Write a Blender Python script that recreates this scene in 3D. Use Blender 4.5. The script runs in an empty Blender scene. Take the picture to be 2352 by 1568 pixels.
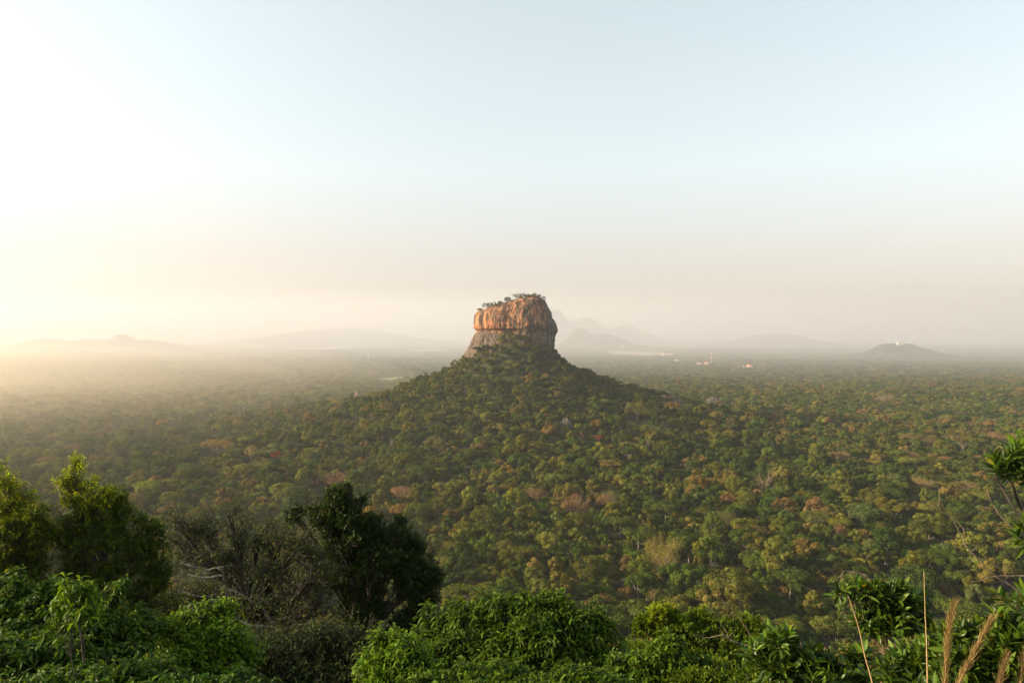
import bpy, math, random
import numpy as np
from mathutils import Vector, Matrix

# ------------------------------------------------------------------ camera, world, sun
C = bpy.context.scene
EYE = 160.0
F = 1568.0                       # focal length in units where the picture is 2352 wide
CXP, CYP = 1176.0, 784.0
HOR = 762.0                      # height of the true horizon in those units
PITCH = math.atan((CYP - HOR) / F)

cam_d = bpy.data.cameras.new("camera")
cam_d.sensor_width = 36.0
cam_d.lens = 24.0
cam_d.clip_start = 0.1
cam_d.clip_end = 60000.0
cam = bpy.data.objects.new("camera", cam_d)
C.collection.objects.link(cam)
cam.location = (0, 0, EYE)
cam.rotation_euler = (math.pi / 2 - PITCH, 0, 0)
C.camera = cam

SUN_EL = math.radians(20.5)
SUN_AZ = math.radians(-95.0)     # clockwise from +Y (the view), so the sun stands to the left
world = bpy.data.worlds.new("World")
C.world = world
world.use_nodes = True
wn = world.node_tree
bg = wn.nodes["Background"]
sky = wn.nodes.new("ShaderNodeTexSky")
sky.sky_type = 'NISHITA'
sky.sun_disc = False
sky.sun_elevation = SUN_EL
sky.sun_rotation = SUN_AZ
sky.altitude = 300.0
sky.air_density = 0.75
sky.dust_density = 0.9
sky.ozone_density = 0.7
# hazy tropical air: the sky is paler and warmer than a clear one
hs = wn.nodes.new("ShaderNodeHueSaturation"); hs.inputs["Saturation"].default_value = 0.85
tn = wn.nodes.new("ShaderNodeMix"); tn.data_type = 'RGBA'; tn.blend_type = 'MULTIPLY'; tn.inputs[0].default_value = 1.0
tn.inputs[7].default_value = (1.03, 1.07, 1.0, 1)
wn.links.new(sky.outputs[0], hs.inputs["Color"]); # haze evens out the glow round the sun
g1 = wn.nodes.new("ShaderNodeVectorMath"); g1.operation = 'SCALE'; g1.inputs["Scale"].default_value = 1 / 2.4
gm_ = wn.nodes.new("ShaderNodeGamma"); gm_.inputs["Gamma"].default_value = 0.66
g2 = wn.nodes.new("ShaderNodeVectorMath"); g2.operation = 'SCALE'; g2.inputs["Scale"].default_value = 2.4
wn.links.new(hs.outputs[0], g1.inputs[0]); wn.links.new(g1.outputs[0], gm_.inputs[0]); wn.links.new(gm_.outputs[0], g2.inputs[0]); wn.links.new(g2.outputs[0], tn.inputs[6])
# dust thickens towards the horizon and dims and reddens the sky there
wg = wn.nodes.new("ShaderNodeTexCoord"); ws = wn.nodes.new("ShaderNodeSeparateXYZ"); wr = wn.nodes.new("ShaderNodeValToRGB")
wn.links.new(wg.outputs["Generated"], ws.inputs[0]); wn.links.new(ws.outputs["Z"], wr.inputs[0])
els = [(0.0, (0.62, 0.475, 0.43)), (0.05, (0.71, 0.545, 0.485)), (0.103, (0.82, 0.635, 0.55)), (0.225, (1.12, 0.985, 0.855)), (0.34, (1.20, 1.08, 0.945)), (0.60, (1.30, 1.22, 1.04))]
cr_ = wr.color_ramp
while len(cr_.elements) < len(els): cr_.elements.new(0.5)
for e_, (p_, c_) in zip(cr_.elements, els): e_.position = p_; e_.color = (*c_, 1)
tn2 = wn.nodes.new("ShaderNodeMix"); tn2.data_type = 'RGBA'; tn2.blend_type = 'MULTIPLY'; tn2.inputs[0].default_value = 1.0
wn.links.new(tn.outputs[2], tn2.inputs[6]); wn.links.new(wr.outputs[0], tn2.inputs[7]); wn.links.new(tn2.outputs[2], bg.inputs[0])
bg.inputs[1].default_value = 0.13

sun_d = bpy.data.lights.new("sun", 'SUN')
sun_d.energy = 5.0
sun_d.angle = math.radians(0.6)
sun_d.color = (1.0, 0.78, 0.52)
sun = bpy.data.objects.new("sun", sun_d)
C.collection.objects.link(sun)
S = Vector((math.sin(SUN_AZ) * math.cos(SUN_EL), math.cos(SUN_AZ) * math.cos(SUN_EL), math.sin(SUN_EL)))
sun.rotation_euler = S.to_track_quat('Z', 'Y').to_euler()
sun.location = (-60, 20, EYE + 60)

C.view_settings.view_transform = 'Standard'
C.view_settings.look = 'None'
C.view_settings.exposure = 1.45
C.view_settings.gamma = 1.0
C.render.engine = 'CYCLES'
cy = C.cycles
cy.max_bounces = 6
cy.diffuse_bounces = 3
cy.glossy_bounces = 2
cy.transmission_bounces = 4
cy.transparent_max_bounces = 8
cy.volume_bounces = 4
cy.use_denoising = True
cy.caustics_reflective = False
cy.caustics_refractive = False
cy.sample_clamp_indirect = 6.0

HAZE_D = 0.00009; FAR_D = 0.000048; LEFT_D = 0.00064
# ------------------------------------------------------------------ helpers
COL = C.collection

def link(o, parent=None):
    COL.objects.link(o)
    if parent is not None:
        o.parent = parent
    return o

def tag(o, label=None, cat=None, group=None, kind=None):
    if label: o["label"] = label
    if cat: o["category"] = cat
    if group: o["group"] = group
    if kind: o["kind"] = kind
    return o

def thing(name, label, cat, loc=(0, 0, 0), rotz=0.0, group=None):
    o = bpy.data.objects.new(name, None)
    o.empty_display_size = 0.3
    link(o)
    o.location = loc
    o.rotation_euler = (0, 0, rotz)
    return tag(o, label, cat, group)

def mesh_np(name, verts, faces, mats=(), matidx=None, smooth=False, attrs=None):
    """verts (n,3); faces: list of (m,k) int arrays (k = 3 or 4 ...)"""
    me = bpy.data.meshes.new(name)
    verts = np.asarray(verts, dtype=np.float32)
    if isinstance(faces, np.ndarray): faces = [faces]
    faces = [np.asarray(f, dtype=np.int32) for f in faces if len(f)]
    loops = np.concatenate([f.ravel() for f in faces]) if faces else np.zeros(0, np.int32)
    sizes = np.concatenate([np.full(len(f), f.shape[1], np.int32) for f in faces]) if faces else np.zeros(0, np.int32)
    starts = np.concatenate([[0], np.cumsum(sizes)[:-1]]).astype(np.int32) if len(sizes) else sizes
    me.vertices.add(len(verts))
    me.vertices.foreach_set("co", verts.ravel())
    me.loops.add(len(loops))
    me.loops.foreach_set("vertex_index", loops)
    me.polygons.add(len(sizes))
    me.polygons.foreach_set("loop_start", starts)
    if matidx is not None:
        me.polygons.foreach_set("material_index", np.asarray(matidx, np.int32))
    if smooth:
        me.polygons.foreach_set("use_smooth", np.ones(len(sizes), dtype=bool))
    for m in mats: me.materials.append(m)
    if attrs:
        for an, arr in attrs.items():
            arr = np.asarray(arr, np.float32)
            if arr.ndim == 1:
                a = me.attributes.new(an, 'FLOAT', 'POINT'); a.data.foreach_set("value", arr)
            else:
                a = me.attributes.new(an, 'FLOAT_VECTOR', 'POINT'); a.data.foreach_set("vector", arr.ravel())
    me.update(calc_edges=True)
    return me

def add_obj(name, me, parent=None, loc=None):
    o = bpy.data.objects.new(name, me)
    link(o, parent)
    if loc is not None: o.location = loc
    return o

class MB:
    """collects pieces of geometry that become ONE mesh"""
    def __init__(s): s.v = []; s.f3 = []; s.f4 = []; s.n = 0; s.t = []
    def add(s, v, f, tint=None):
        v = np.asarray(v, np.float32).reshape(-1, 3); f = np.asarray(f, np.int64)
        (s.f3 if f.shape[1] == 3 else s.f4).append(f + s.n)
        s.v.append(v); s.n += len(v)
        s.t.append(np.ones((len(v), 3), np.float32) if tint is None else np.broadcast_to(np.asarray(tint, np.float32), (len(v), 3)))
    def box(s, x0, x1, y0, y1, z0, z1, tint=None):
        v = [(x, y, z) for z in (z0, z1) for y in (y0, y1) for x in (x0, x1)]
        f = [(0, 2, 3, 1), (4, 5, 7, 6), (0, 1, 5, 4), (2, 6, 7, 3), (0, 4, 6, 2), (1, 3, 7, 5)]
        s.add(v, f, tint)
    def tube(s, pts, rad, k=6, tint=None, cap=True):
        pts = np.asarray(pts, float); m = len(pts)
        rad = np.broadcast_to(np.asarray(rad, float), (m,))
        tan = np.gradient(pts, axis=0); tan /= np.linalg.norm(tan, axis=1)[:, None] + 1e-9
        ref = np.array([0.0, 0.0, 1.0]) if abs(tan[0, 2]) < 0.9 else np.array([1.0, 0.0, 0.0])
        a = np.cross(tan, ref); a /= np.linalg.norm(a, axis=1)[:, None] + 1e-9
        b = np.cross(tan, a)
        th = np.arange(k) * 2 * np.pi / k
        ring = pts[:, None, :] + rad[:, None, None] * (np.cos(th)[None, :, None] * a[:, None, :] + np.sin(th)[None, :, None] * b[:, None, :])
        i, j = np.meshgrid(np.arange(m - 1), np.arange(k), indexing='ij')
        j2 = (j + 1) % k
        f = np.stack([i * k + j, i * k + j2, (i + 1) * k + j2, (i + 1) * k + j], -1).reshape(-1, 4)
        s.add(ring.reshape(-1, 3), f, tint)
    def build(s, name, mats, parent=None, loc=None, smooth=False, tintattr=False):
        if not isinstance(mats, (list, tuple)): mats = [mats]
        fs = []
        if s.f3: fs.append(np.concatenate(s.f3))
        if s.f4: fs.append(np.concatenate(s.f4))
        me = mesh_np(name, np.concatenate(s.v), fs, mats, smooth=smooth, attrs={"var": np.concatenate(s.t)} if tintattr else None)
        return add_obj(name, me, parent, loc)
    def mesh(s, name, mats, smooth=False, tintattr=True):
        fs = []
        if s.f3: fs.append(np.concatenate(s.f3))
        if s.f4: fs.append(np.concatenate(s.f4))
        return mesh_np(name, np.concatenate(s.v), fs, mats, smooth=smooth, attrs={"var": np.concatenate(s.t)} if tintattr else None)

def _hash(i, j, k, seed):
    h = (i.astype(np.int64) * 374761393 + j.astype(np.int64) * 668265263 + k.astype(np.int64) * 2147483647 + seed * 1274126177) & 0xFFFFFFFF
    h = ((h ^ (h >> 13)) * 1274126177) & 0xFFFFFFFF
    h = ((h ^ (h >> 16)) * 2246822519) & 0xFFFFFFFF
    return ((h ^ (h >> 15)) & 0xFFFFFF) / float(0xFFFFFF)

def vnoise(x, y, z=None, seed=0):
    x = np.asarray(x, float); y = np.asarray(y, float)
    z = np.zeros_like(x) if z is None else np.asarray(z, float) + np.zeros_like(x)
    xi, yi, zi = np.floor(x), np.floor(y), np.floor(z)
    fx, fy, fz = x - xi, y - yi, z - zi
    fx = fx * fx * (3 - 2 * fx); fy = fy * fy * (3 - 2 * fy); fz = fz * fz * (3 - 2 * fz)
    r = 0
    for dx in (0, 1):
        for dy in (0, 1):
            for dz in (0, 1):
                w = (fx if dx else 1 - fx) * (fy if dy else 1 - fy) * (fz if dz else 1 - fz)
                r = r + w * _hash(xi + dx, yi + dy, zi + dz, seed)
    return r * 2 - 1

def fbm(x, y, z=None, seed=0, octv=4, gain=0.5):
    r = 0; a = 1.0; s = 0; fq = 1.0
    for o in range(octv):
        r = r + a * vnoise(np.asarray(x) * fq, np.asarray(y) * fq, None if z is None else np.asarray(z) * fq, seed + o * 17)
        s += a; a *= gain; fq *= 2.03
    return r / s

# pixel (of the 2352 x 1568 photograph) -> direction in the place
_cp, _sp = math.cos(PITCH), math.sin(PITCH)
def ray(px, py):
    x = (px - CXP) / F; y = -(py - CYP) / F
    return np.array([x, _cp + y * _sp, -_sp + y * _cp])
def at(px, py, d):
    """the point that lies d metres ahead (along +Y) and shows at px, py"""
    r = ray(px, py); r = r / r[1]
    return np.array([0, 0, EYE]) + r * d
def project(p):
    p = np.asarray(p, float) - np.array([0, 0, EYE])
    yv = p[..., 1] * _cp - p[..., 2] * _sp
    zv = p[..., 1] * _sp + p[..., 2] * _cp
    return CXP + F * p[..., 0] / yv, CYP - F * zv / yv, yv

# ------------------------------------------------------------------ node helpers
def new_mat(name):
    m = bpy.data.materials.new(name); m.use_nodes = True
    nt = m.node_tree
    for n in list(nt.nodes): nt.nodes.remove(n)
    out = nt.nodes.new("ShaderNodeOutputMaterial")
    return m, nt, out

def nd(nt, typ, **kw):
    n = nt.nodes.new(typ)
    for k, v in kw.items():
        if k in n.inputs.keys() if isinstance(k, str) else False: n.inputs[k].default_value = v
        else: setattr(n, k, v)
    return n

def ramp(nt, stops, interp='LINEAR'):
    n = nt.nodes.new("ShaderNodeValToRGB")
    cr = n.color_ramp; cr.interpolation = interp
    while len(cr.elements) < len(stops): cr.elements.new(0.5)
    for e, (p, c) in zip(cr.elements, stops):
        e.position = p; e.color = (*c, 1.0) if len(c) == 3 else c
    return n

def mixrgb(nt, fac, a, b, mode='MIX'):
    n = nt.nodes.new("ShaderNodeMix"); n.data_type = 'RGBA'; n.blend_type = mode
    for sock, val in ((n.inputs[0], fac), (n.inputs[6], a), (n.inputs[7], b)):
        if hasattr(val, "is_output") or hasattr(val, "links"): nt.links.new(val, sock)
        elif isinstance(val, (int, float)): sock.default_value = val
        else: sock.default_value = (*val, 1.0)
    return n.outputs[2]

def foliage_mat(name, transl=0.3, rough=0.0, base=None, gloss=0.0):
    """leaf colour = the plant's own tint x the leaf's own variation"""
    m, nt, out = new_mat(name)
    var = nd(nt, "ShaderNodeAttribute"); var.attribute_type = 'GEOMETRY'; var.attribute_name = "var"
    if base is None:
        t = nd(nt, "ShaderNodeAttribute"); t.attribute_type = 'INSTANCER'; t.attribute_name = "tint"
        col = mixrgb(nt, 1.0, t.outputs["Vector"], var.outputs["Vector"], 'MULTIPLY')
    else:
        col = mixrgb(nt, 1.0, base, var.outputs["Vector"], 'MULTIPLY')
    if gloss > 0:
        d = nd(nt, "ShaderNodeBsdfPrincipled"); d.inputs["Roughness"].default_value = rough
        d.inputs["Specular IOR Level"].default_value = gloss
        nt.links.new(col, d.inputs["Base Color"])
    else:
        d = nd(nt, "ShaderNodeBsdfDiffuse"); nt.links.new(col, d.inputs["Color"])
    sh = d.outputs[0]
    if transl > 0:
        tr = nd(nt, "ShaderNodeBsdfTranslucent")
        tc = mixrgb(nt, 1.0, col, (1.5, 1.35, 0.55), 'MULTIPLY')
        nt.links.new(tc, tr.inputs["Color"])
        mx = nd(nt, "ShaderNodeMixShader"); mx.inputs[0].default_value = transl
        nt.links.new(d.outputs[0], mx.inputs[1]); nt.links.new(tr.outputs[0], mx.inputs[2])
        sh = mx.outputs[0]
    nt.links.new(sh, out.inputs[0])
    return m

def plain_mat(name, c1, c2, scale=3.0, rough=0.85, stretch=(1, 1, 1), bump=0.0):
    m, nt, out = new_mat(name)
    tc = nd(nt, "ShaderNodeTexCoord")
    mp = nd(nt, "ShaderNodeMapping"); mp.inputs["Scale"].default_value = stretch
    nt.links.new(tc.outputs["Object"], mp.inputs[0])
    nz = nd(nt, "ShaderNodeTexNoise"); nz.inputs["Scale"].default_value = scale; nz.inputs["Detail"].default_value = 5
    nt.links.new(mp.outputs[0], nz.inputs["Vector"])
    r = ramp(nt, [(0.3, c1), (0.7, c2)])
    nt.links.new(nz.outputs[0], r.inputs[0])
    p = nd(nt, "ShaderNodeBsdfPrincipled"); p.inputs["Roughness"].default_value = rough
    p.inputs["Specular IOR Level"].default_value = 0.25
    nt.links.new(r.outputs[0], p.inputs["Base Color"])
    if bump:
        b = nd(nt, "ShaderNodeBump"); b.inputs["Strength"].default_value = bump
        nt.links.new(nz.outputs[0], b.inputs["Height"]); nt.links.new(b.outputs[0], p.inputs["Normal"])
    nt.links.new(p.outputs[0], out.inputs[0])
    return m

# ------------------------------------------------------------------ the lie of the land
DROCK = 1100.0
CONE_R = [0, 50, 95, 165, 228, 280, 340, 460, 900]
CONE_H = [124, 116, 92, 63, 41, 25, 12, 0, 0]

def gpx(px, top_py, d, wpx):
    """a far hill given by where its top shows, its distance and half-width in the photo"""
    p = at(px, top_py, d)
    return p[0], p[1], p[2], wpx / F * d

FAR_HILLS = [gpx(285, 772, 5600, 30), gpx(215, 783, 5600, 60), gpx(110, 785, 5600, 50), gpx(345, 783, 5600, 45),
             gpx(2042, 797, 4150, 30), gpx(2086, 798, 4200, 28), gpx(2120, 806, 4150, 24),
             gpx(1335, 757, 6600, 24), gpx(1390, 768, 6600, 40),
             gpx(1268, 708, 9000, 40), gpx(1345, 730, 9000, 50), gpx(1430, 748, 9000, 50),
             gpx(790, 756, 9300, 120),
             gpx(1780, 769, 8200, 60)]

def land(x, y):
    x = np.asarray(x, float); y = np.asarray(y, float)
    d = np.hypot(x, y)
    r = np.hypot(x - 3, (y - DROCK - 5))
    th = np.arctan2(y - DROCK, x)
    rr = r * (1 + 0.10 * vnoise(th * 1.6 + 7, r / 160.0, seed=3))
    cone = np.interp(rr, CONE_R, CONE_H)
    # a spur runs from the foot of the cliff towards the viewpoint
    cone = cone + 36 * np.exp(-((x - 4) / 58.0) ** 2 - ((y - (DROCK - 50)) / 40.0) ** 2)
    cone = cone + fbm(x / 70.0, y / 70.0, seed=9, octv=3) * np.clip(cone / 14.0, 0, 1) * 9.0
    plain = (fbm(x / 420.0, y / 420.0, seed=5, octv=3) * 4.5) * np.clip(1.6 - d / 2600.0, 0.25, 1)
    hills = 0
    for hx, hy, hz, hw in FAR_HILLS:
        q = (x - hx) ** 2 / hw ** 2 + (y - hy) ** 2 / (hw * 1.3) ** 2
        hills = np.maximum(hills, hz * np.exp(-q / 2.0))
    hills = hills * (1 + 0.30 * fbm(x / 260.0, y / 260.0, seed=21, octv=4))
    base = plain + np.maximum(cone, hills)
    near = EYE - 1.65 - 0.62 * np.maximum(np.hypot(x * 0.92, y) - 1.6, 0) + fbm(x / 9.0, y / 9.0, seed=31, octv=3) * np.clip(d / 12.0, 0, 1) * 1.2
    return np.maximum(base, near)

def land1(x, y): return float(land(np.array([x]), np.array([y]))[0])

def hit(px, py, up=0.0):
    """where the line of sight through a pixel meets the land raised by `up`"""
    r = ray(px, py); r = r / r[1]
    t = np.exp(np.linspace(math.log(40), math.log(16000), 5000))
    z = EYE + r[2] * t
    g = land(r[0] * t, t) + up
    k = np.argmax(z < g)
    if not (z < g).any(): k = len(t) - 1
    return np.array([r[0] * t[k], t[k], float(g[k] - up)])

# one sheet of ground, finely ringed near the viewpoint and reaching the horizon
rings = np.concatenate([[0.3], 0.5 * 1.031 ** np.arange(0, 342)])
ang = np.radians(np.concatenate([np.arange(-62, 62, 0.17), np.arange(62, 298, 3.0)]))
RR, AA = np.meshgrid(rings, ang, indexing='ij')
gx, gy = RR * np.sin(AA), RR * np.cos(AA)
gz = land(gx, gy)
na = len(ang); nr = len(rings)
i, j = np.meshgrid(np.arange(nr - 1), np.arange(na), indexing='ij')
j2 = (j + 1) % na
gf = np.stack([i * na + j, (i + 1) * na + j, (i + 1) * na + j2, i * na + j2], -1).reshape(-1, 4)[:, ::-1]
gm = plain_mat("forest_floor", (0.020, 0.026, 0.010), (0.05, 0.055, 0.022), scale=0.02, rough=0.95)
ground = add_obj("ground", mesh_np("ground", np.stack([gx, gy, gz], -1).reshape(-1, 3), gf, [gm], smooth=True))
tag(ground, "wooded plain rolling out from the viewpoint to the hazy horizon", "ground", kind="structure")

# ------------------------------------------------------------------ the great rock
def RX(cx): return (cx * 0.17857 - 196) * 0.7015
def RZ(cy): return EYE - (cy * 0.17857 + 630 - HOR) * 0.7015
LEFT = [(1300, 330), (1150, 395), (1050, 462), (960, 515), (880, 565), (780, 612), (745, 640), (725, 646), (705, 622), (690, 608), (620, 597),
        (540, 605), (490, 640), (465, 690), (452, 735), (420, 790), (390, 880), (365, 985), (345, 1060), (330, 1110), (310, 1200), (297, 1290)]
RIGHT = [(1300, 1590), (1050, 1596), (1000, 1610), (920, 1632), (820, 1632), (760, 1652), (715, 1668), (640, 1652), (590, 1622), (560, 1602), (500, 1597),
         (400, 1548), (340, 1517), (310, 1470), (297, 1430)]
FRONT = [(1300, 78), (1000, 62), (850, 52), (765, 49), (722, 47.3), (708, 48.5), (694, 51), (650, 52), (540, 50), (460, 47), (400, 44), (340, 40), (297, 33)]
def prof(tab, z):
    zz = np.array([RZ(c) for c, _ in tab]); vv = np.array([v for _, v in tab], float)
    return np.interp(z, zz, vv)
NU, NV = 520, 230
z0, z1 = RZ(1300), RZ(297)
zs = z0 + (z1 - z0) * np.linspace(0, 1, NV)
th = np.linspace(0, 2 * np.pi, NU, endpoint=False)
ZZ, TT = np.meshgrid(zs, th, indexing='ij')
xl, xr, fr = RX(prof(LEFT, ZZ)), RX(prof(RIGHT, ZZ)), prof(FRONT, ZZ)
cxm, hw = (xl + xr) / 2, (xr - xl) / 2
n = 2.7
ct, st = np.cos(TT), np.sin(TT)
u = np.sign(ct) * np.abs(ct) ** (2 / n); v = np.sign(st) * np.abs(st) ** (2 / n)
px = cxm + u * hw
depth = np.where(v < 0, fr, 60)
py = v * depth
# the north face turns to the sun side: its far corner comes forward into a prow
xc = RX(1130)
py = py - 0.15 * (px - xc) * np.clip(-v + 0.2, 0, 1) - 0.06 * (px - xc)
# flutes, slabs and hollows
nxv, nyv = u * np.abs(u) ** 0.3, v * np.abs(v) ** 0.3
ln = np.hypot(nxv, nyv) + 1e-6; nxv, nyv = nxv / ln, nyv / ln
arc = px * 0.9 + (py) * 0.9 * np.sign(px)
flute = fbm(px / 5.0, py / 5.0, ZZ / 48.0, seed=41, octv=4)
slab = fbm(px / 22.0, py / 22.0, ZZ / 20.0, seed=51, octv=4)
fine = fbm(px / 2.2, py / 2.2, ZZ / 5.0, seed=61, octv=3)
strata = vnoise(px / 60.0, py / 60.0, ZZ / 2.6, seed=71) * np.clip((RZ(660) - ZZ) / 8.0, 0, 1)
amp = np.clip((z1 - ZZ) / 10.0, 0.2, 1) * np.clip(hw / 25.0, 0.2, 1)
disp = (flute * 2.6 + slab * 4.2 + fine * 1.1 + strata * 1.2) * amp
# the ramp that climbs across the face
cpx = (px / 0.7015 + 196) / 0.17857; cpz = ((EYE - ZZ) / 0.7015 + HOR - 630) / 0.17857
rampz = np.interp(cpx, [860, 960, 1060, 1160], [478, 512, 565, 626])
inr = (cpx > 850) & (cpx < 1170) & (v < 0)
disp = disp + np.where(inr, 2.0 * np.exp(-((cpz - rampz - 10) / 9.0) ** 2) - 2.2 * np.exp(-((cpz - rampz + 9) / 9.0) ** 2), 0)
# the long crack under the overhang
led = np.interp(cpx, [600, 700, 900, 1100, 1200, 1300, 1560], [735, 702, 714, 726, 700, 682, 692]) + 9 * fbm(px / 9.0, py / 9.0, seed=78, octv=3)
disp = disp - np.where(v < 0.2, np.clip(0.4 + 1.9 * vnoise(px / 13.0, py / 13.0, seed=77), 0, 3) * np.exp(-((cpz - led - 5) / 5.0) ** 2), 0)
px2, py2 = px + nxv * disp * 0.6, py + nyv * disp
vr = np.stack([px2, py2 + DROCK, ZZ], -1)
# colour zones of the stone itself: rust where rain never runs, grey lichen on the weather side
orange = np.exp(-np.clip((cpz - led) / 30.0, 0, 9) ** 2) * np.exp(-np.clip((led - cpz) / 165.0, 0, 9) ** 2.0)
orange = orange * (0.35 + 0.65 * np.clip((1180 - cpx) / 140.0, 0, 1)) * np.clip(0.85 + 0.75 * fbm(px / 11.0, py / 11.0, ZZ / 40.0, seed=91, octv=3), 0.1, 1.3)
orange = np.maximum(orange, 0.40 * np.clip((690 - cpz) / 60.0, 0, 1))
orange = np.maximum(orange, 0.62 * np.exp(-((cpx - 1370) / 85.0) ** 2 - ((cpz - 400) / 100.0) ** 2))
orange = np.maximum(orange, 0.42 * np.exp(-((cpx - 1120) / 90.0) ** 2 - ((cpz - 430) / 60.0) ** 2))
orange = np.maximum(orange, 0.75 * np.exp(-((cpx - 1610) / 40.0) ** 2 - ((cpz - 850) / 45.0) ** 2))
orange = np.maximum(orange, 0.45 * np.exp(-((cpx - 640) / 70.0) ** 2 - ((cpz - 600) / 90.0) ** 2))
grey = np.clip((cpx - 1470) / 90.0, 0, 1)
grey = np.maximum(grey, np.clip((cpz - led - 60) / 80.0, 0, 1) * np.clip((760 - cpx) / 80.0, 0, 0.4))
grey = np.maximum(grey, 0.6 * np.clip((cpz - led - 12) / 40.0, 0, 1))
verts = [vr.reshape(-1, 3)]; oa = [orange.ravel()]; ga = [grey.ravel()]
i, j = np.meshgrid(np.arange(NV - 1), np.arange(NU), indexing='ij'); j2 = (j + 1) % NU
rf = [np.stack([i * NU + j, i * NU + j2, (i + 1) * NU + j2, (i + 1) * NU + j], -1).reshape(-1, 4)]
base_i = (NV - 1) * NU; tot = NV * NU
topc = vr[-1].mean(0)
for k, s in enumerate((0.85, 0.65, 0.4, 0.15)):
    rg = topc + (vr[-1] - topc) * s; rg[:, 2] = z1 + (1 - s) * 1.5 + fbm(rg[:, 0] / 12, rg[:, 1] / 12, seed=81) * 1.0
    verts.append(rg); oa.append(np.zeros(NU)); ga.append(np.ones(NU) * 0.6)
    jj = np.arange(NU); jn = (jj + 1) % NU
    rf.append(np.stack([base_i + jj, base_i + jn, tot + jn, tot + jj], -1))
    base_i = tot; tot += NU
verts.append(topc[None] + [[0, 0, 1.5]]); oa.append([0]); ga.append([0.5])
rf_tri = np.stack([base_i + np.arange(NU), base_i + (np.arange(NU) + 1) % NU, np.full(NU, tot)], -1)

m, nt, out = new_mat("streaked_granite")
tc = nd(nt, "ShaderNodeTexCoord")
def streak(sc, stretch, detail, dist=0.0):
    mp = nd(nt, "ShaderNodeMapping"); mp.inputs["Scale"].default_value = stretch
    nt.links.new(tc.outputs["Object"], mp.inputs[0])
    z = nd(nt, "ShaderNodeTexNoise"); z.inputs["Scale"].default_value = sc; z.inputs["Detail"].default_value = detail
    z.inputs["Distortion"].default_value = dist; z.inputs["Roughness"].default_value = 0.6
    nt.links.new(mp.outputs[0], z.inputs["Vector"]); return z.outputs[0]
s1 = streak(0.55, (1, 1, 0.055), 7, 0.4); s2 = streak(0.16, (1, 1, 0.10), 4, 0.3); s3 = streak(0.05, (1, 1, 1), 6); s4 = streak(0.9, (1, 1, 0.25), 4)
at_o = nd(nt, "ShaderNodeAttribute"); at_o.attribute_name = "rust"
at_g = nd(nt, "ShaderNodeAttribute"); at_g.attribute_name = "lichen"
brown = ramp(nt, [(0.32, (0.065, 0.042, 0.029)), (0.5, (0.155, 0.092, 0.054)), (0.68, (0.29, 0.175, 0.105))]); nt.links.new(s4, brown.inputs[0])
rust = ramp(nt, [(0.3, (0.20, 0.080, 0.036)), (0.52, (0.42, 0.175, 0.075)), (0.7, (0.55, 0.28, 0.13))]); nt.links.new(s1, rust.inputs[0])
gry = ramp(nt, [(0.3, (0.040, 0.036, 0.034)), (0.7, (0.145, 0.120, 0.100))]); nt.links.new(s1, gry.inputs[0])
# ragged edge for the rust zone
ad = nd(nt, "ShaderNodeMath"); ad.operation = 'MULTIPLY_ADD'; nt.links.new(s2, ad.inputs[0]); ad.inputs[1].default_value = 1.5; ad.inputs[2].default_value = -0.75
ad2 = nd(nt, "ShaderNodeMath"); ad2.operation = 'ADD'; ad2.use_clamp = True; nt.links.new(ad.outputs[0], ad2.inputs[0]); nt.links.new(at_o.outputs["Fac"], ad2.inputs[1])
rr_ = ramp(nt, [(0.30, (0, 0, 0)), (0.72, (1, 1, 1))]); nt.links.new(ad2.outputs[0], rr_.inputs[0])
c1 = mixrgb(nt, rr_.outputs[0], brown.outputs[0], rust.outputs[0])
c2 = mixrgb(nt, at_g.outputs["Fac"], c1, gry.outputs[0])
dk = ramp(nt, [(0.40, (1, 1, 1)), (0.50, (0, 0, 0))]); nt.links.new(s1, dk.inputs[0])
dk2 = ramp(nt, [(0.42, (1, 1, 1)), (0.54, (0, 0, 0))]); nt.links.new(s2, dk2.inputs[0])
mxd = nd(nt, "ShaderNodeMath"); mxd.operation = 'MAXIMUM'; nt.links.new(dk.outputs[0], mxd.inputs[0]); nt.links.new(dk2.outputs[0], mxd.inputs[1])
mfac = nd(nt, "ShaderNodeMath"); mfac.operation = 'MULTIPLY'; nt.links.new(mxd.outputs[0], mfac.inputs[0]); mfac.inputs[1].default_value = 0.78
c3 = mixrgb(nt, mfac.outputs[0], c2, (0.032, 0.026, 0.022))
pl = ramp(nt, [(0.60, (0, 0, 0)), (0.70, (1, 1, 1))]); nt.links.new(s1, pl.inputs[0])
pf = nd(nt, "ShaderNodeMath"); pf.operation = 'MULTIPLY'; nt.links.new(pl.outputs[0], pf.inputs[0]); pf.inputs[1].default_value = 0.45
c4 = mixrgb(nt, pf.outputs[0], c3, (0.40, 0.27, 0.155))
p = nd(nt, "ShaderNodeBsdfPrincipled"); p.inputs["Roughness"].default_value = 0.9; p.inputs["Specular IOR Level"].default_value = 0.15
nt.links.new(c4, p.inputs["Base Color"])
bp = nd(nt, "ShaderNodeBump"); bp.inputs["Strength"].default_value = 0.6; bp.inputs["Distance"].default_value = 1.2
nt.links.new(s1, bp.inputs["Height"]); nt.links.new(bp.outputs[0], p.inputs["Normal"])
nt.links.new(p.outputs[0], out.inputs[0])
ROCK_MAT = m
rock = add_obj("rock_monolith", mesh_np("rock_monolith", np.concatenate(verts), [rf_tri, np.concatenate(rf)], [m], smooth=True,
               attrs={"rust": np.concatenate(oa), "lichen": np.concatenate(ga)}))
from mathutils.bvhtree import BVHTree
ROCK_BVH = BVHTree.FromPolygons([tuple(q) for q in np.concatenate(verts)], [tuple(int(a) for a in q) for q in np.concatenate(rf)])
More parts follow.
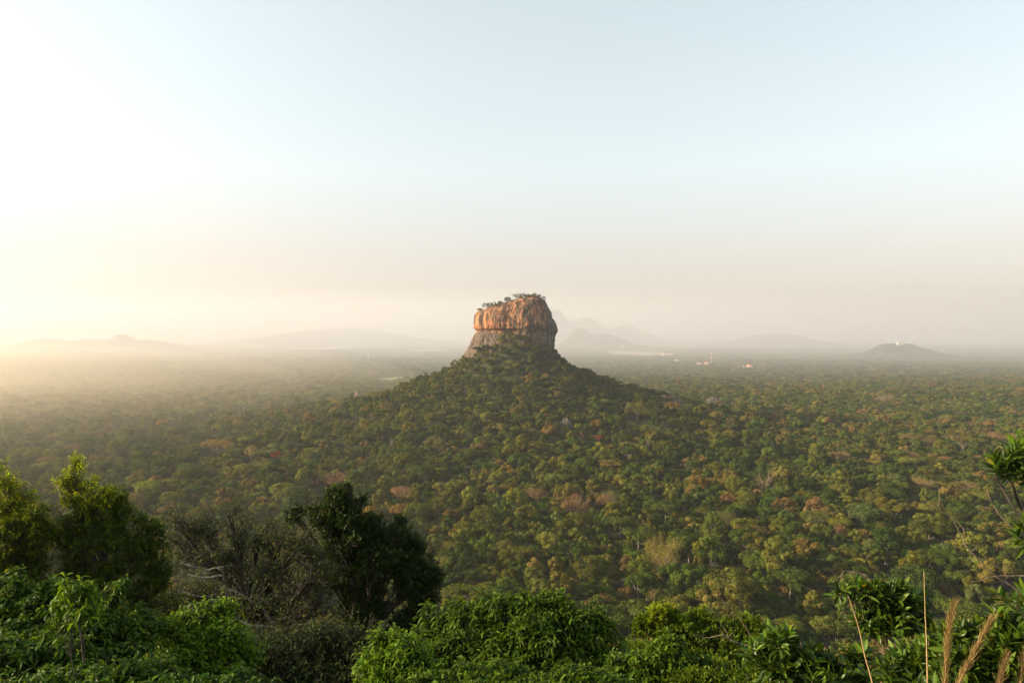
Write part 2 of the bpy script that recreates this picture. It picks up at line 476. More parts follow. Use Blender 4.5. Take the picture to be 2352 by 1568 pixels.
tag(rock, "huge rust and grey streaked rock monolith with sheer overhanging cliffs above the forested hill", "rock")

# boulders that break through the canopy
def boulder(px_, py_, w, h, label, seed, lean=0.0, rusty=0.0, up=6.0):
    p = hit(px_, py_, up)
    d = p[1]; W = w / F * d / 2; H = h / F * d + up
    a = np.linspace(0, 2 * np.pi, 48, endpoint=False); t = np.linspace(0, 1, 26)
    T, A = np.meshgrid(t, a, indexing='ij')
    rad = np.sqrt(np.clip(1 - T ** 2.4, 0, 1)) * (1 + 0.22 * fbm(np.cos(A) * 1.6 + seed, np.sin(A) * 1.6, T * 2.5, seed=seed, octv=4))
    x = np.cos(A) * rad * W * (1.05 - 0.1 * T) + lean * T * W; y = np.sin(A) * rad * W * 0.9; z = T * H * (1 + 0.08 * vnoise(np.cos(A) * 2, np.sin(A) * 2, seed=seed))
    v_ = np.stack([x, y, z], -1).reshape(-1, 3)
    i, j = np.meshgrid(np.arange(25), np.arange(48), indexing='ij'); j2 = (j + 1) % 48
    f_ = np.stack([i * 48 + j, i * 48 + j2, (i + 1) * 48 + j2, (i + 1) * 48 + j], -1).reshape(-1, 4)
    me = mesh_np("boulder", v_, f_, [ROCK_MAT], smooth=True, attrs={"rust": np.full(len(v_), rusty), "lichen": np.full(len(v_), 1 - rusty)})
    o = add_obj("boulder", me, loc=(p[0], p[1], p[2] - 1.0))
    BOULDERS.append((p[0], p[1], W + 5))
    return tag(o, label, "boulder", "boulders breaking through the canopy")
BOULDERS = []
boulder(820, 924, 22, 28, "upright reddish boulder rising from the treetops at the sunny foot of the hill", 3, 0.25, 0.38)
boulder(1640, 927, 42, 16, "broad low grey boulder farthest from the hill on its shady side", 5)
boulder(1557, 938, 40, 26, "grey humped boulder between the shady hill flank and the low grey boulder", 8)
boulder(1532, 912, 26, 16, "small brownish boulder on the lower shady flank of the hill", 12, 0, 0.3)
boulder(1300, 972, 30, 14, "dark flat boulder half hidden by trees on the hill's front slope", 15)

# ------------------------------------------------------------------ forest trees
CROWN_MAT = foliage_mat("canopy_leaves", transl=0.22)
BARK_MAT = plain_mat("tree_bark", (0.10, 0.085, 0.065), (0.26, 0.22, 0.18), scale=1.5, rough=0.9, stretch=(1, 1, 0.2))
PALE_BARK = plain_mat("pale_bark", (0.16, 0.125, 0.085), (0.30, 0.24, 0.17), scale=1.2, rough=0.9, stretch=(1, 1, 0.2))

def unit(a): return a / (np.linalg.norm(a, axis=-1, keepdims=True) + 1e-9)

def cards(pos, nrm, size, rng, aspect=0.62, fold=0.25):
    """many leaf-sprig faces: a folded diamond each"""
    m = len(pos)
    r = unit(rng.normal(size=(m, 3)))
    a = unit(np.cross(nrm, r)); b = np.cross(nrm, a)
    size = np.broadcast_to(size, (m,))[:, None]
    p0 = pos - a * size * 0.5; p2 = pos + a * size * 0.5
    up = nrm * size * fold * 0.5
    p1 = pos + b * size * 0.5 * aspect - up; p3 = pos - b * size * 0.5 * aspect - up
    v = np.stack([p0, p1, p2, p3], 1).reshape(-1, 3)
    k = np.arange(m) * 4
    f = np.concatenate([np.stack([k, k + 1, k + 2], -1), np.stack([k, k + 2, k + 3], -1)])
    return v, f

def crown_mb(rng, a, b, zc, nl, nq, size, flat=0.0, low=-0.25, lr=(0.30, 0.44)):
    """a crown of leafy lobes set round a dome (half-width a, half-height b, centre height zc)"""
    mb = MB()
    dirs = unit(rng.normal(size=(nl * 6, 3))); dirs = dirs[dirs[:, 2] > low][:nl]
    for d in dirs:
        r = a * rng.uniform(*lr) * (1 - 0.25 * max(d[2], 0))
        rad = rng.uniform(0.72, 1.02)
        c = np.array([d[0] * (a - r * 0.7), d[1] * (a - r * 0.7), zc + d[2] * (b - r * 0.55)]) * [rad, rad, 1]
        q = max(6, int(nq / nl * (r / (a * 0.37)) ** 2))
        nod = unit(rng.normal(size=(9, 3)) + [0, 0, 0.5])
        dl = unit(rng.normal(size=(q * 3, 3)) + np.array([0, 0, 0.35]) + d * 0.55)[:q]
        sc = np.array([1, 1, 0.78 - 0.25 * flat])
        bump = 0.78 + 0.34 * np.clip((dl @ nod.T).max(1, keepdims=True) * 4 - 3.0, 0, 1)
        pos = c + dl * sc * r * bump * rng.uniform(0.86, 1.06, (q, 1))
        nr_ = unit(dl + rng.normal(size=(q, 3)) * 0.34 + [0, 0, 0.1])
        v, f = cards(pos, nr_, size * rng.uniform(0.6, 1.35, q), rng)
        lob = rng.uniform(0.72, 1.25)
        t = np.repeat(lob * rng.uniform(0.75, 1.2, (q, 1)) * np.array([[1, 1, 1]]) * (1 + rng.normal(size=(q, 3)) * [0.10, 0.05, 0.06]), 4, axis=0)
        mb.add(v, f, np.clip(t, 0.3, 1.7))
    return mb

def trunk_mb(rng, a, zc, b, r0=0.32, limbs=5):
    mb = MB()
    top = zc - b * 0.2
    z = np.linspace(-1.0, top, 6)
    w = np.cumsum(rng.normal(size=(6, 2)) * 0.22, axis=0)
    pts = np.column_stack([w, z]); mb.tube(pts, np.linspace(r0, r0 * 0.45, 6), 6)
    for k in range(limbs):
        s = pts[rng.integers(3, 6)]
        an = k * 2 * np.pi / limbs + rng.uniform(-0.4, 0.4)
        e = np.array([math.cos(an) * a * rng.uniform(0.5, 0.85), math.sin(an) * a * rng.uniform(0.5, 0.85), zc + b * rng.uniform(-0.1, 0.5)])
        tt = np.linspace(0, 1, 5)[:, None]
        l = s + (e - s) * tt + np.array([0, 0, 1]) * np.sin(tt * np.pi) * -0.5
        mb.tube(l, np.linspace(r0 * 0.45, 0.06, 5), 5)
    return mb

FORMS = []          # (form word, crown mesh, trunk mesh, half width)
rngp = np.random.default_rng(11)
spec = [("round", 6.0, 4.2, 7.5, 20), ("round", 6.0, 4.6, 8.0, 26), ("broad", 7.2, 3.4, 8.2, 24), ("broad", 7.0, 3.0, 8.8, 20),
        ("tall", 5.0, 5.6, 8.6, 22), ("tall", 4.6, 6.0, 8.4, 20), ("clumped", 6.2, 4.6, 8.0, 11), ("clumped", 6.4, 4.2, 7.6, 9),
        ("ragged", 5.8, 4.4, 7.8, 14), ("ragged", 6.2, 4.8, 8.2, 16), ("flat-topped", 7.4, 2.2, 9.6, 18), ("small-lobed", 6.0, 4.4, 7.8, 36)]
for fm, a, b, zc, nl in spec:
    ragged = fm in ("ragged", "clumped")
    cm = crown_mb(rngp, a, b, zc, nl, 3600, 0.66, flat=1.0 if fm == "flat-topped" else 0.0, low=-0.15 if fm == "flat-topped" else -0.35,
                  lr=(0.26, 0.5) if ragged else (0.20, 0.30) if fm == "small-lobed" else (0.28, 0.42)).mesh("crown", [CROWN_MAT])
    tm = trunk_mb(rngp, a, zc, b).mesh("trunk", [BARK_MAT], smooth=True, tintattr=False)
    FORMS.append((fm, cm, tm, a))

# the same trees, seen from farther, for the forest mass
protos = bpy.data.collections.new("forest_tree_kinds")
def proto(i, me):
    o = bpy.data.objects.new("kind_%03d" % i, me); protos.objects.link(o)
NP0 = len(FORMS)
for k, (fm, cm, tm, a) in enumerate(FORMS): proto(k, cm)
NP1 = 8
for k in range(NP1):
    fm, a, b, zc, nl = spec[(k * 5 + 1) % len(spec)]
    proto(NP0 + k, crown_mb(rngp, a, b, zc, 14, 620, 1.25).mesh("mid_crown", [CROWN_MAT]))
NP2 = 6
for k in range(NP2):
    mb = MB()
    for q in range(15):
        s = rngp.uniform(0.6, 1.25)
        sub = crown_mb(rngp, 6.5 * s, 4.2 * s, 6.5, 6, 70, 2.6)
        off = np.array([rngp.uniform(-23, 23), rngp.uniform(-23, 23), rngp.uniform(-1.5, 2.0)])
        hue = np.array([[1, 1, 1], [1.25, 1.1, 1], [0.8, 0.9, 1], [1.7, 1.25, 1.2], [0.9, 1.05, 0.9]][rngp.integers(0, 5)])
        for v, f, t in zip(sub.v, sub.f3, sub.t): pass
        V = np.concatenate(sub.v) + off; T = np.concatenate(sub.t) * hue
        mb.add(V, np.concatenate(sub.f3), T)
    proto(NP0 + NP1 + k, mb.mesh("grove", [CROWN_MAT]))

PALETTE = [("dark green", (0.036, 0.058, 0.012)), ("green", (0.058, 0.084, 0.014)), ("olive green", (0.086, 0.094, 0.018)),
           ("yellow-green", (0.115, 0.128, 0.020)), ("khaki", (0.125, 0.104, 0.028)), ("brownish", (0.116, 0.090, 0.036)), ("pale green", (0.072, 0.105, 0.030))]
PAL = np.array([c for _, c in PALETTE]) * np.array([1.16, 1.08, 1.0])

# open ground: kept free of trees
FIELDS = []
def in_field(x, y):
    r = np.zeros(len(x), bool)
    for fx, fy, fa, fb, *_ in FIELDS: r |= ((x - fx) / (fa + 4)) ** 2 + ((y - fy) / (fb + 6)) ** 2 < 1
    return r


# ------------------------------------------------------------------ open fields, water
def sheet(name, px, py, hwpx, hhpx, mat, label, cat, seed, lift=1.2):
    p = hit(px, py)
    pa, pb = hit(px, py + hhpx), hit(px, py - hhpx)
    b = abs(pb[1] - pa[1]) / 2; cyy = (pa[1] + pb[1]) / 2; a = hwpx / F * cyy
    cxx = (px - CXP) / F * cyy
    A = np.linspace(0, 2 * np.pi, 120, endpoint=False); T = np.linspace(0.0, 1, 24)
    TT_, AA_ = np.meshgrid(T, A, indexing='ij')
    w = 1 + 0.22 * fbm(np.cos(AA_) * 2.2 + seed, np.sin(AA_) * 2.2, seed=seed, octv=3)
    x = cxx + np.cos(AA_) * TT_ * a * w; y = cyy + np.sin(AA_) * TT_ * b * w
    z = land(x, y) + lift if name != "lake" else np.full_like(x, float(land(x, y).max()) + 0.3)
    i, j = np.meshgrid(np.arange(23), np.arange(120), indexing='ij'); j2 = (j + 1) % 120
    f = np.stack([i * 120 + j, (i + 1) * 120 + j, (i + 1) * 120 + j2, i * 120 + j2], -1).reshape(-1, 4)
    o = add_obj(name, mesh_np(name, np.stack([x, y, z], -1).reshape(-1, 3), f, [mat], smooth=True))
    tag(o, label, cat, kind="structure")
    FIELDS.append((cxx, cyy, a * 1.02, b * 1.02))
    return o
DRY = plain_mat("dry_field", (0.22, 0.18, 0.10), (0.35, 0.285, 0.165), scale=0.01)
GREENF = plain_mat("green_field", (0.16, 0.22, 0.07), (0.26, 0.30, 0.10), scale=0.01)
DIRT = plain_mat("bare_earth", (0.16, 0.11, 0.07), (0.27, 0.19, 0.12), scale=0.03)
mw, nt, out = new_mat("lake_water")
p = nd(nt, "ShaderNodeBsdfPrincipled"); p.inputs["Base Color"].default_value = (0.05, 0.07, 0.07, 1); p.inputs["Roughness"].default_value = 0.08
nt.links.new(p.outputs[0], out.inputs[0])
sheet("field", 742, 801, 84, 4.2, DRY, "long pale dry field on the misty plain beyond the red and white mast", "field", 1)
sheet("field", 420, 834, 60, 3.2, DRY, "narrow pale field in the morning mist well before the hazy hill", "field", 2)
sheet("field", 255, 808, 70, 3.0, DRY, "misty pale field below the hazy hill", "field", 7)
sheet("field", 1462, 813, 74, 6.0, DRY, "wide tan field on the plain behind the striped mast with houses at its edge", "field", 3)
sheet("field", 905, 873, 40, 6.0, GREENF, "small bright green field at the sunny foot of the hill", "field", 4)
sheet("field", 470, 811, 46, 3.2, DRY, "thin misty field strip between the hazy hill and the red and white mast", "field", 11)
sheet("field", 1570, 796, 60, 2.6, DRY, "far pale field strip beyond the striped mast with houses", "field", 12)
sheet("field", 985, 806, 40, 3.0, GREENF, "faint green field strip just before the rock's sunny slope", "field", 13)
sheet("lake", 1298, 801, 30, 3.0, mw, "sliver of pale lake water just past the rock's shady edge", "lake", 5)
sheet("clearing", 2026, 936, 24, 3.0, DIRT, "brown earth clearing among trees beside a grey bare crown", "clearing", 6)
sheet("clearing", 2128, 940, 18, 2.2, DIRT, "small brown strip of bare earth out past the larger clearing", "clearing", 8)

# ------------------------------------------------------------------ masts and houses on the plain
WALL_PALE = plain_mat("pale_plaster", (0.50, 0.42, 0.33), (0.62, 0.54, 0.44), scale=0.3)
WALL_ORANGE = plain_mat("orange_plaster", (0.62, 0.32, 0.16), (0.74, 0.42, 0.22), scale=0.3)
ROOF_RED = plain_mat("clay_tiles", (0.36, 0.12, 0.06), (0.48, 0.18, 0.09), scale=1.0)
ROOF_GREY = plain_mat("grey_sheeting", (0.42, 0.42, 0.42), (0.6, 0.6, 0.58), scale=1.0)
DARKW = plain_mat("dark_window", (0.03, 0.03, 0.035), (0.05, 0.05, 0.055), scale=1.0, rough=0.3)
RED_PAINT = plain_mat("red_paint", (0.50, 0.06, 0.04), (0.6, 0.09, 0.05), scale=0.5, rough=0.5)
WHITE_PAINT = plain_mat("white_paint", (0.72, 0.72, 0.70), (0.82, 0.82, 0.80), scale=0.5, rough=0.5)

def mast(px, py_base, py_top, d, label):
    b = at(px, py_base, d); x, y = b[0], b[1]; z = land1(x, y)
    top = at(px, py_top, d)[2]; H = top - z
    t = thing("lattice_mast", label, "mast", (x, y, z), 0.3, "striped masts on the plain")
    ns = 7
    for s in range(ns):
        mb = MB(); za, zb = H * s / ns, H * (s + 1) / ns
        wa, wb = 3.6 - 2.6 * s / ns, 3.6 - 2.6 * (s + 1) / ns
        cn = [(-1, -1), (1, -1), (1, 1), (-1, 1)]
        for q in range(4):
            c0, c1 = cn[q], cn[(q + 1) % 4]
            mb.tube([(c0[0] * wa, c0[1] * wa, za), (c0[0] * wb, c0[1] * wb, zb)], 0.42, 5)
            mb.tube([(c0[0] * wa, c0[1] * wa, za), (c1[0] * wb, c1[1] * wb, zb)], 0.24, 4)
            mb.tube([(c1[0] * wa, c1[1] * wa, za), (c0[0] * wb, c0[1] * wb, zb)], 0.24, 4)
            mb.tube([(c0[0] * wb, c0[1] * wb, zb), (c1[0] * wb, c1[1] * wb, zb)], 0.26, 4)
        o = mb.build("lattice_section", RED_PAINT if s % 2 == 0 else WHITE_PAINT, t)
        o["label"] = "red painted lattice section" if s % 2 == 0 else "white painted lattice section"
    for k, an in enumerate((0.4, 2.2, 4.0, 5.3)):
        mb = MB(); zz = H * (0.82 + 0.04 * k)
        mb.tube([(math.cos(an) * 1.6, math.sin(an) * 1.6, zz - 1.6), (math.cos(an) * 1.6, math.sin(an) * 1.6, zz + 1.6)], 0.55, 8)
        mb.build("antenna", WHITE_PAINT, t)
    mb = MB(); mb.tube([(0, 0, H), (0, 0, H + 4)], 0.15, 5); mb.build("lightning_rod", WHITE_PAINT, t)
    FIELDS.append((x, y, 14, 14))
    return t
mast(846, 829, 803, 3750, "red and white lattice mast rising from the misty forest before the long dry field")
mast(1634, 836, 806, 3350, "red and white lattice mast standing beside houses on the shady side plain")

def house(px, py, d, w, dp, h, label, wall, roof, hip=True, rot=0.2, clear=1.0, z=None):
    d = min(d, (EYE - 12.0) * F / (py - HOR)); b = at(px, py, d); x, y = b[0], b[1]
    z = land1(x, y) if z is None else z
    z = max(z, b[2] - h * 0.5)
    t = thing("house", label, "house", (x, y, z), rot, "houses scattered on the plain")
    mb = MB(); mb.box(-w / 2, w / 2, -dp / 2, dp / 2, -16, h); mb.build("wall", wall, t)
    mb = MB(); e = 0.8; rh = h + min(w, dp) * 0.32
    X, Y = w / 2 + e, dp / 2 + e; rx = (w - dp) / 2 if w > dp else 0.3
    if not hip: rx = X
    v = [(-X, -Y, h), (X, -Y, h), (X, Y, h), (-X, Y, h), (-rx, 0, rh), (rx, 0, rh), (-X, -Y, h - 0.25), (X, -Y, h - 0.25), (X, Y, h - 0.25), (-X, Y, h - 0.25)]
    mb.add(v, [(0, 1, 5, 4), (2, 3, 4, 5), (6, 9, 8, 7), (0, 6, 7, 1), (1, 7, 8, 2), (2, 8, 9, 3), (3, 9, 6, 0)])
    mb.add(v, [(1, 2, 5), (3, 0, 4)])
    mb.build("roof", roof, t)
    nwin = max(2, int(w / 4.5))
    for s in range(nwin):
        xx = -w / 2 + w * (s + 0.5) / nwin
        mb = MB(); mb.box(xx - 0.7, xx + 0.7, -dp / 2 - 0.06, -dp / 2 - 0.003, h * 0.35, h * 0.75); mb.build("window", DARKW, t)
    FIELDS.append((x, y - 40 * clear, w * 0.8 + 5, dp * 0.5 + 60 * clear))
    return t
house(1722, 842, 3050, 22, 14, 13, "tall orange lit house with pale walls standing alone among trees", WALL_ORANGE, ROOF_RED, clear=1.4)
house(1708, 842, 3060, 12, 9, 7, "small low house beside the tall orange house", WALL_PALE, ROOF_RED, rot=-0.2)
house(1752, 837, 3240, 14, 10, 7, "pale house just past the tall orange house's shady side", WALL_PALE, ROOF_RED, rot=0.5)
house(1624, 834, 3380, 20, 12, 9, "orange house at the foot of the striped mast", WALL_ORANGE, ROOF_RED, rot=-0.1)
house(1608, 836, 3330, 28, 12, 7, "long low red roofed building near the striped mast's foot", WALL_PALE, ROOF_RED, hip=False, rot=0.15)
house(1552, 829, 3650, 26, 12, 6, "low grey roofed shed between the tan field and the striped mast", WALL_PALE, ROOF_GREY, hip=False)
house(1526, 813, 4650, 20, 14, 10, "pale house at the edge of the wide tan field", WALL_PALE, ROOF_RED)
house(1543, 814, 4700, 16, 12, 8, "small tan house beyond the edge of the wide tan field", WALL_PALE, ROOF_GREY, rot=0.4)
house(1430, 799, 6200, 22, 14, 12, "tiny white house far behind the wide tan field", WALL_PALE, ROOF_GREY)
tq = house(2064, 788, 4150, 22, 12, 9, "white building on top of the low wooded hill", WALL_PALE, ROOF_GREY, hip=False, rot=0.1)
tq["category"] = "building"

# ------------------------------------------------------------------ where the trees stand
rng = np.random.default_rng(5)
def scatter(dmin, dmax, sp, half):
    n_ = int(dmax / sp) + 2
    gx_ = np.arange(-n_, n_ + 1) * sp; gy_ = np.arange(0, n_ + 1) * sp
    xs = []; 
    X, Y = np.meshgrid(gx_, gy_)
    X = X.ravel() + (np.round(Y.ravel() / sp) % 2) * sp * 0.5; Y = Y.ravel()
    d = np.hypot(X, Y); k = (d > dmin - sp) & (d < dmax + sp) & (np.abs(X) < np.tan(half) * Y + 30)
    X, Y = X[k], Y[k]
    X = X + rng.uniform(-0.42, 0.42, len(X)) * sp; Y = Y + rng.uniform(-0.42, 0.42, len(Y)) * sp
    d = np.hypot(X, Y); k = (d >= dmin) & (d < dmax)
    return X[k], Y[k]

def tints(x, y, n_):
    q = fbm(x / 260.0, y / 260.0, seed=101, octv=3)
    side = np.clip(x / 900.0, -1, 1)
    w = np.array([0.21, 0.27, 0.28, 0.07, 0.085, 0.045, 0.04])[None] * np.ones((n_, 1))
    cone = np.exp(-(np.hypot(x, y - DROCK) / 240.0) ** 2)
    w[:, 4] *= np.exp(1.4 * q + 0.5 * side - 0.9 * cone); w[:, 5] *= 0.7 * np.exp(1.6 * q + 0.5 * side - 1.2 * cone)
    w[:, 0] *= np.exp(-0.8 * q); w[:, 3] *= np.exp(-0.6 * side)
    w /= w.sum(1, keepdims=True); cw = np.cumsum(w, 1)
    idx = (rng.uniform(size=(n_, 1)) > cw).sum(1).clip(0, len(PALETTE) - 1)
    t = PAL[idx] * rng.uniform(0.78, 1.25, (n_, 1)) * (1 + rng.normal(size=(n_, 3)) * 0.06)
    return idx, np.clip(t, 0.005, 1)

def ok(x, y, pad=4.0):
    g = ~in_field(x, y)
    # the rock's own footprint
    k0 = RX(prof(LEFT, np.full(1, RZ(1100))))[0]; k1 = RX(prof(RIGHT, np.full(1, RZ(1100))))[0]
    g &= ~(((x - (k0 + k1) / 2) / ((k1 - k0) / 2 + 1)) ** 2 + ((y - DROCK) / 50.0) ** 2 < 1)
    for bx, by, br in BOULDERS: g &= np.hypot(x - bx, y - by) > br
    # keep the line of sight to each boulder open
    for bx, by, br in BOULDERS:
        tt = (y / by); g &= ~((np.abs(x - bx * tt) < br * 0.8) & (y < by) & (y > by - 30))
    return g

# landmark trees that the photograph singles out: (px, py of the crown, width px, kind ...)
SPECIAL = []
def clear_special(x, y):
    g = np.ones(len(x), bool)
    for sx, sy, sr in SPECIAL: g &= ~((np.hypot(x - sx, y - sy) < sr * 0.95) | ((np.abs(x - sx) < sr * 0.8) & (y < sy) & (y > sy - sr * 2.2)))
    return g

def twig_crown(rng_, a, b, zc, nb=9, n_tw=1500, tw=(0.9, 0.13), flat=False, nleaf=0):
    """branches fanning out from one trunk, ending in fine bare twigs"""
    wood, tips = MB(), []
    z0_ = zc - b * (0.9 if not flat else 1.6)
    wood.tube([(0, 0, -1), (0.1, 0.05, z0_ * 0.5), (0, 0, z0_)], [0.42, 0.36, 0.30], 6)
    for k in range(nb):
        an = k * 2 * np.pi / nb + rng_.uniform(-0.3, 0.3); el = rng_.uniform(0.15, 1.25)
        e = np.array([math.cos(an) * math.cos(el) * a * 0.9, math.sin(an) * math.cos(el) * a * 0.9, zc - b * 0.1 + math.sin(el) * b * 0.95])
        s = np.array([0, 0, z0_ * rng_.uniform(0.8, 1.0)])
        t = np.linspace(0, 1, 7)[:, None]
        l = s + (e - s) * t + np.array([0, 0, 1.0]) * (np.sin(t * np.pi) * b * 0.12) + rng_.normal(size=(7, 3)) * 0.12 * t
        wood.tube(l, np.linspace(0.22, 0.06, 7), 5)
        for q in range(7):
            st_ = l[rng_.integers(2, 7)]
            dr = unit(unit(st_ - np.array([0, 0, z0_])) + rng_.normal(size=3) * 0.5)
            L = a * rng_.uniform(0.22, 0.45)
            m_ = st_ + dr * L * np.linspace(0, 1, 4)[:, None] + rng_.normal(size=(4, 3)) * 0.1
            wood.tube(m_, np.linspace(0.09, 0.04, 4), 4); tips.append(m_)
    tips = np.concatenate(tips)
    mb = MB()
    if n_tw:
        c = tips[rng_.integers(0, len(tips), n_tw)] + rng_.normal(size=(n_tw, 3)) * a * 0.10
        dr = unit(unit(c - np.array([0, 0, z0_])) + rng_.normal(size=(n_tw, 3)) * 0.45)
        sd = unit(np.cross(dr, rng_.normal(size=(n_tw, 3))))
        L = tw[0] * rng_.uniform(0.6, 1.4, (n_tw, 1)); W = tw[1] * rng_.uniform(0.6, 1.3, (n_tw, 1))
        v = np.stack([c - sd * W, c + sd * W, c + dr * L + sd * W * 0.3, c + dr * L - sd * W * 0.3], 1).reshape(-1, 3)
        kk = np.arange(n_tw) * 4
        mb.add(v, np.stack([kk, kk + 1, kk + 2, kk + 3], -1), np.repeat(rng_.uniform(0.7, 1.3, (n_tw, 1)) * np.ones((1, 3)), 4, 0))
    if nleaf:
        c = tips[rng_.integers(0, len(tips), nleaf)] + rng_.normal(size=(nleaf, 3)) * a * 0.13
        v, f = cards(c, unit(rng_.normal(size=(nleaf, 3)) + [0, 0, 0.6]), 0.5 * rng_.uniform(0.6, 1.3, nleaf), rng_)
        mb.add(v, f, np.repeat(rng_.uniform(0.7, 1.3, (nleaf, 1)) * np.ones((1, 3)), 4, 0))
    return wood, mb

LANDMARKS = []
def special(px, py, wpx, kind, name, label, tint, phrase=None, bark=None, hratio=None, group=None):
    """a tree with a look of its own, standing where the line of sight meets the canopy"""
    p = hit(px, py, 11.0); d = p[1]
    a = wpx / F * d / 2 * 1.06
    r_ = np.random.default_rng(int(px * 7 + py))
    t = thing(name, label, "tree", tuple(p), 0.0, group)
    hr = hratio or 0.62
    zc = max(9.0 - a * hr * 0.2, a * hr * 1.05) + 3.5
    tm_, cm_ = None, None
    if kind == "leafy":
        cr = crown_mb(r_, a, a * hr, zc, 24, int(2600 * max(1, a / 7)), 0.6)
        tr = trunk_mb(r_, a, zc, a * hr)
    elif kind == "umbrella":
        cr = crown_mb(r_, a, a * 0.34, zc + a * 0.1, 26, 2600, 0.62, flat=1.0, low=-0.05)
        tr = trunk_mb(r_, a, zc, a * 0.3, 0.4, 8)
    elif kind == "bare":
        tr, cr = twig_crown(r_, a, a * hr, zc, 11, 700, (0.9, 0.10))
        c2_ = crown_mb(r_, a * 1.03, a * hr, zc, 22, int(3200 * max(1, (a / 8))), 0.42, lr=(0.26, 0.38))
        cr.add(np.concatenate(c2_.v), np.concatenate(c2_.f3), np.concatenate(c2_.t))
    elif kind == "halfbare":
        tr, cr = twig_crown(r_, a, a * hr, zc, 12, 300, (0.9, 0.10), nleaf=5500)
    elif kind == "fan":
        tr, cr = twig_crown(r_, a, a * hr, zc, 14, 900, (0.8, 0.08))
    else:
        tr, cr = twig_crown(r_, a, a * 1.3, zc + a * 0.6, 6, 70, (1.1, 0.08))
    o = tr.build("trunk", bark or BARK_MAT, t, smooth=True)
    o = cr.build("crown", CROWN_MAT, t, tintattr=True); o["tint"] = [float(c) for c in tint]
    SPECIAL.append((p[0], p[1], a))
    if phrase: LANDMARKS.append((px, py, phrase))
    return t
RUST = (0.21, 0.118, 0.058); TAN = (0.21, 0.135, 0.062); PINK = (0.30, 0.20, 0.13)
special(500, 1036, 74, "umbrella", "flat_topped_tree", "wide flat-topped orange tree standing out from the sunlit green canopy", (0.26, 0.15, 0.045), "the flat-topped orange tree")
special(1325, 1163, 70, "bare", "bare_tree", "tall rounded rust-brown bare tree, the larger of the rust-brown pair", RUST, "the larger rust-brown bare tree", hratio=0.62)
special(1402, 1153, 64, "bare", "bare_tree", "low domed rust-brown bare tree, the smaller of the rust-brown pair", RUST, "the smaller rust-brown bare tree", hratio=0.48)
special(1755, 1118, 72, "fan", "bare_tree", "bare tree with pale branches spread like a fan in the dark canopy", (0.22, 0.15, 0.08), "the fan-shaped bare tree", PALE_BARK, hratio=0.55)
special(1463, 950, 56, "leafy", "round_crowned_tree", "large smooth round olive tree on the lower slope of the hill's shady side", (0.115, 0.115, 0.034), "the large round olive tree", hratio=0.62)
special(1525, 1290, 96, "halfbare", "yellowing_tree", "big yellowing tree with pale trunk and branches showing through thin leaves", (0.21, 0.175, 0.035), "the big yellowing tree", PALE_BARK, hratio=0.75)
special(1640, 945, 34, "leafy", "round_crowned_tree", "tan rounded tree in front of the broad low boulder", (0.165, 0.125, 0.045), "the tan tree below the boulder")
special(636, 1047, 26, "leafy", "red_leaved_tree", "small dark red tree in the sunlit canopy past the flat-topped tree", (0.16, 0.035, 0.022), "the small dark red tree")
special(1376, 1008, 22, "leafy", "red_leaved_tree", "small brick red tree just in front of the hill's foot", (0.19, 0.055, 0.03), "the small brick red tree")
special(1935, 1050, 32, "bare", "bare_tree", "light tan upright bare tree between the fan-shaped tree and tan domes", (0.26, 0.165, 0.09), "the light tan bare tree", hratio=0.8)
special(2110, 1012, 72, "leafy", "broad_tan_tree", "widest tan domed tree behind the dead white tree's sunny side", (0.18, 0.135, 0.05), "the widest tan domed tree", hratio=0.36)
special(2192, 1010, 52, "leafy", "broad_tan_tree", "olive tan domed tree directly behind the dead white tree", (0.13, 0.105, 0.042), "the olive tan dome", hratio=0.4)
special(2300, 1006, 66, "leafy", "broad_tan_tree", "broad pinkish tan domed tree close behind the leathery leaved twig", (0.22, 0.135, 0.065), "the broad pinkish tan dome", hratio=0.34)
special(2086, 1050, 58, "leafy", "broad_tan_tree", "tan domed tree one row in front of the widest tan dome", (0.17, 0.125, 0.045), "the nearer tan dome", hratio=0.5)
special(2211, 1031, 20, "dead", "dead_tree", "small white dead tree with upright bare limbs", PINK, "the small white dead tree", PALE_BARK)
special(2226, 1124, 64, "bare", "bare_tree", "pinkish bare tree with a spreading crown behind the dangling bare branch", (0.28, 0.18, 0.10), "the pinkish bare tree", PALE_BARK, hratio=0.4)
special(2120, 1113, 50, "halfbare", "yellowing_tree", "thin yellow-green tree with spreading pale limbs beside the pinkish bare tree", (0.23, 0.18, 0.06), "the thin yellow-green tree", PALE_BARK, hratio=0.55)
special(1490, 1022, 18, "dead", "dead_tree", "slim white dead snag in the canopy in front of the hill's shady flank", PINK, "the slim white snag", PALE_BARK)
special(576, 1051, 18, "dead", "dead_tree", "forked white dead tree between the flat-topped tree and the dark red tree", PINK, None, PALE_BARK)
special(1008, 1018, 14, "dead", "dead_tree", "thin pale dead trunk standing in the dark canopy at the hill's front foot", PINK, None, PALE_BARK)
special(900, 1024, 16, "dead", "dead_tree", "faint dead tree rising from the canopy on the hill's sunny front", PINK, None, PALE_BARK)
special(920, 1134, 54, "bare", "bare_tree", "rust-tan bare tree beyond the dark evergreen's shady side", (0.27, 0.15, 0.075), "the rust-tan bare tree", hratio=0.5)
special(765, 1105, 78, "bare", "bare_tree", "pinkish bare tree showing right behind the tip of the dark evergreen", (0.28, 0.14, 0.08), None, hratio=0.4)
special(1160, 1262, 50, "leafy", "round_crowned_tree", "leaning khaki tree with ragged crown between the dark evergreen and the yellowing tree", (0.135, 0.12, 0.038), "the ragged khaki tree", hratio=0.75)
special(1230, 1138, 46, "halfbare", "yellowing_tree", "thin tan tree in front of the larger rust-brown tree's sunny side", (0.19, 0.13, 0.06), None, hratio=0.6)
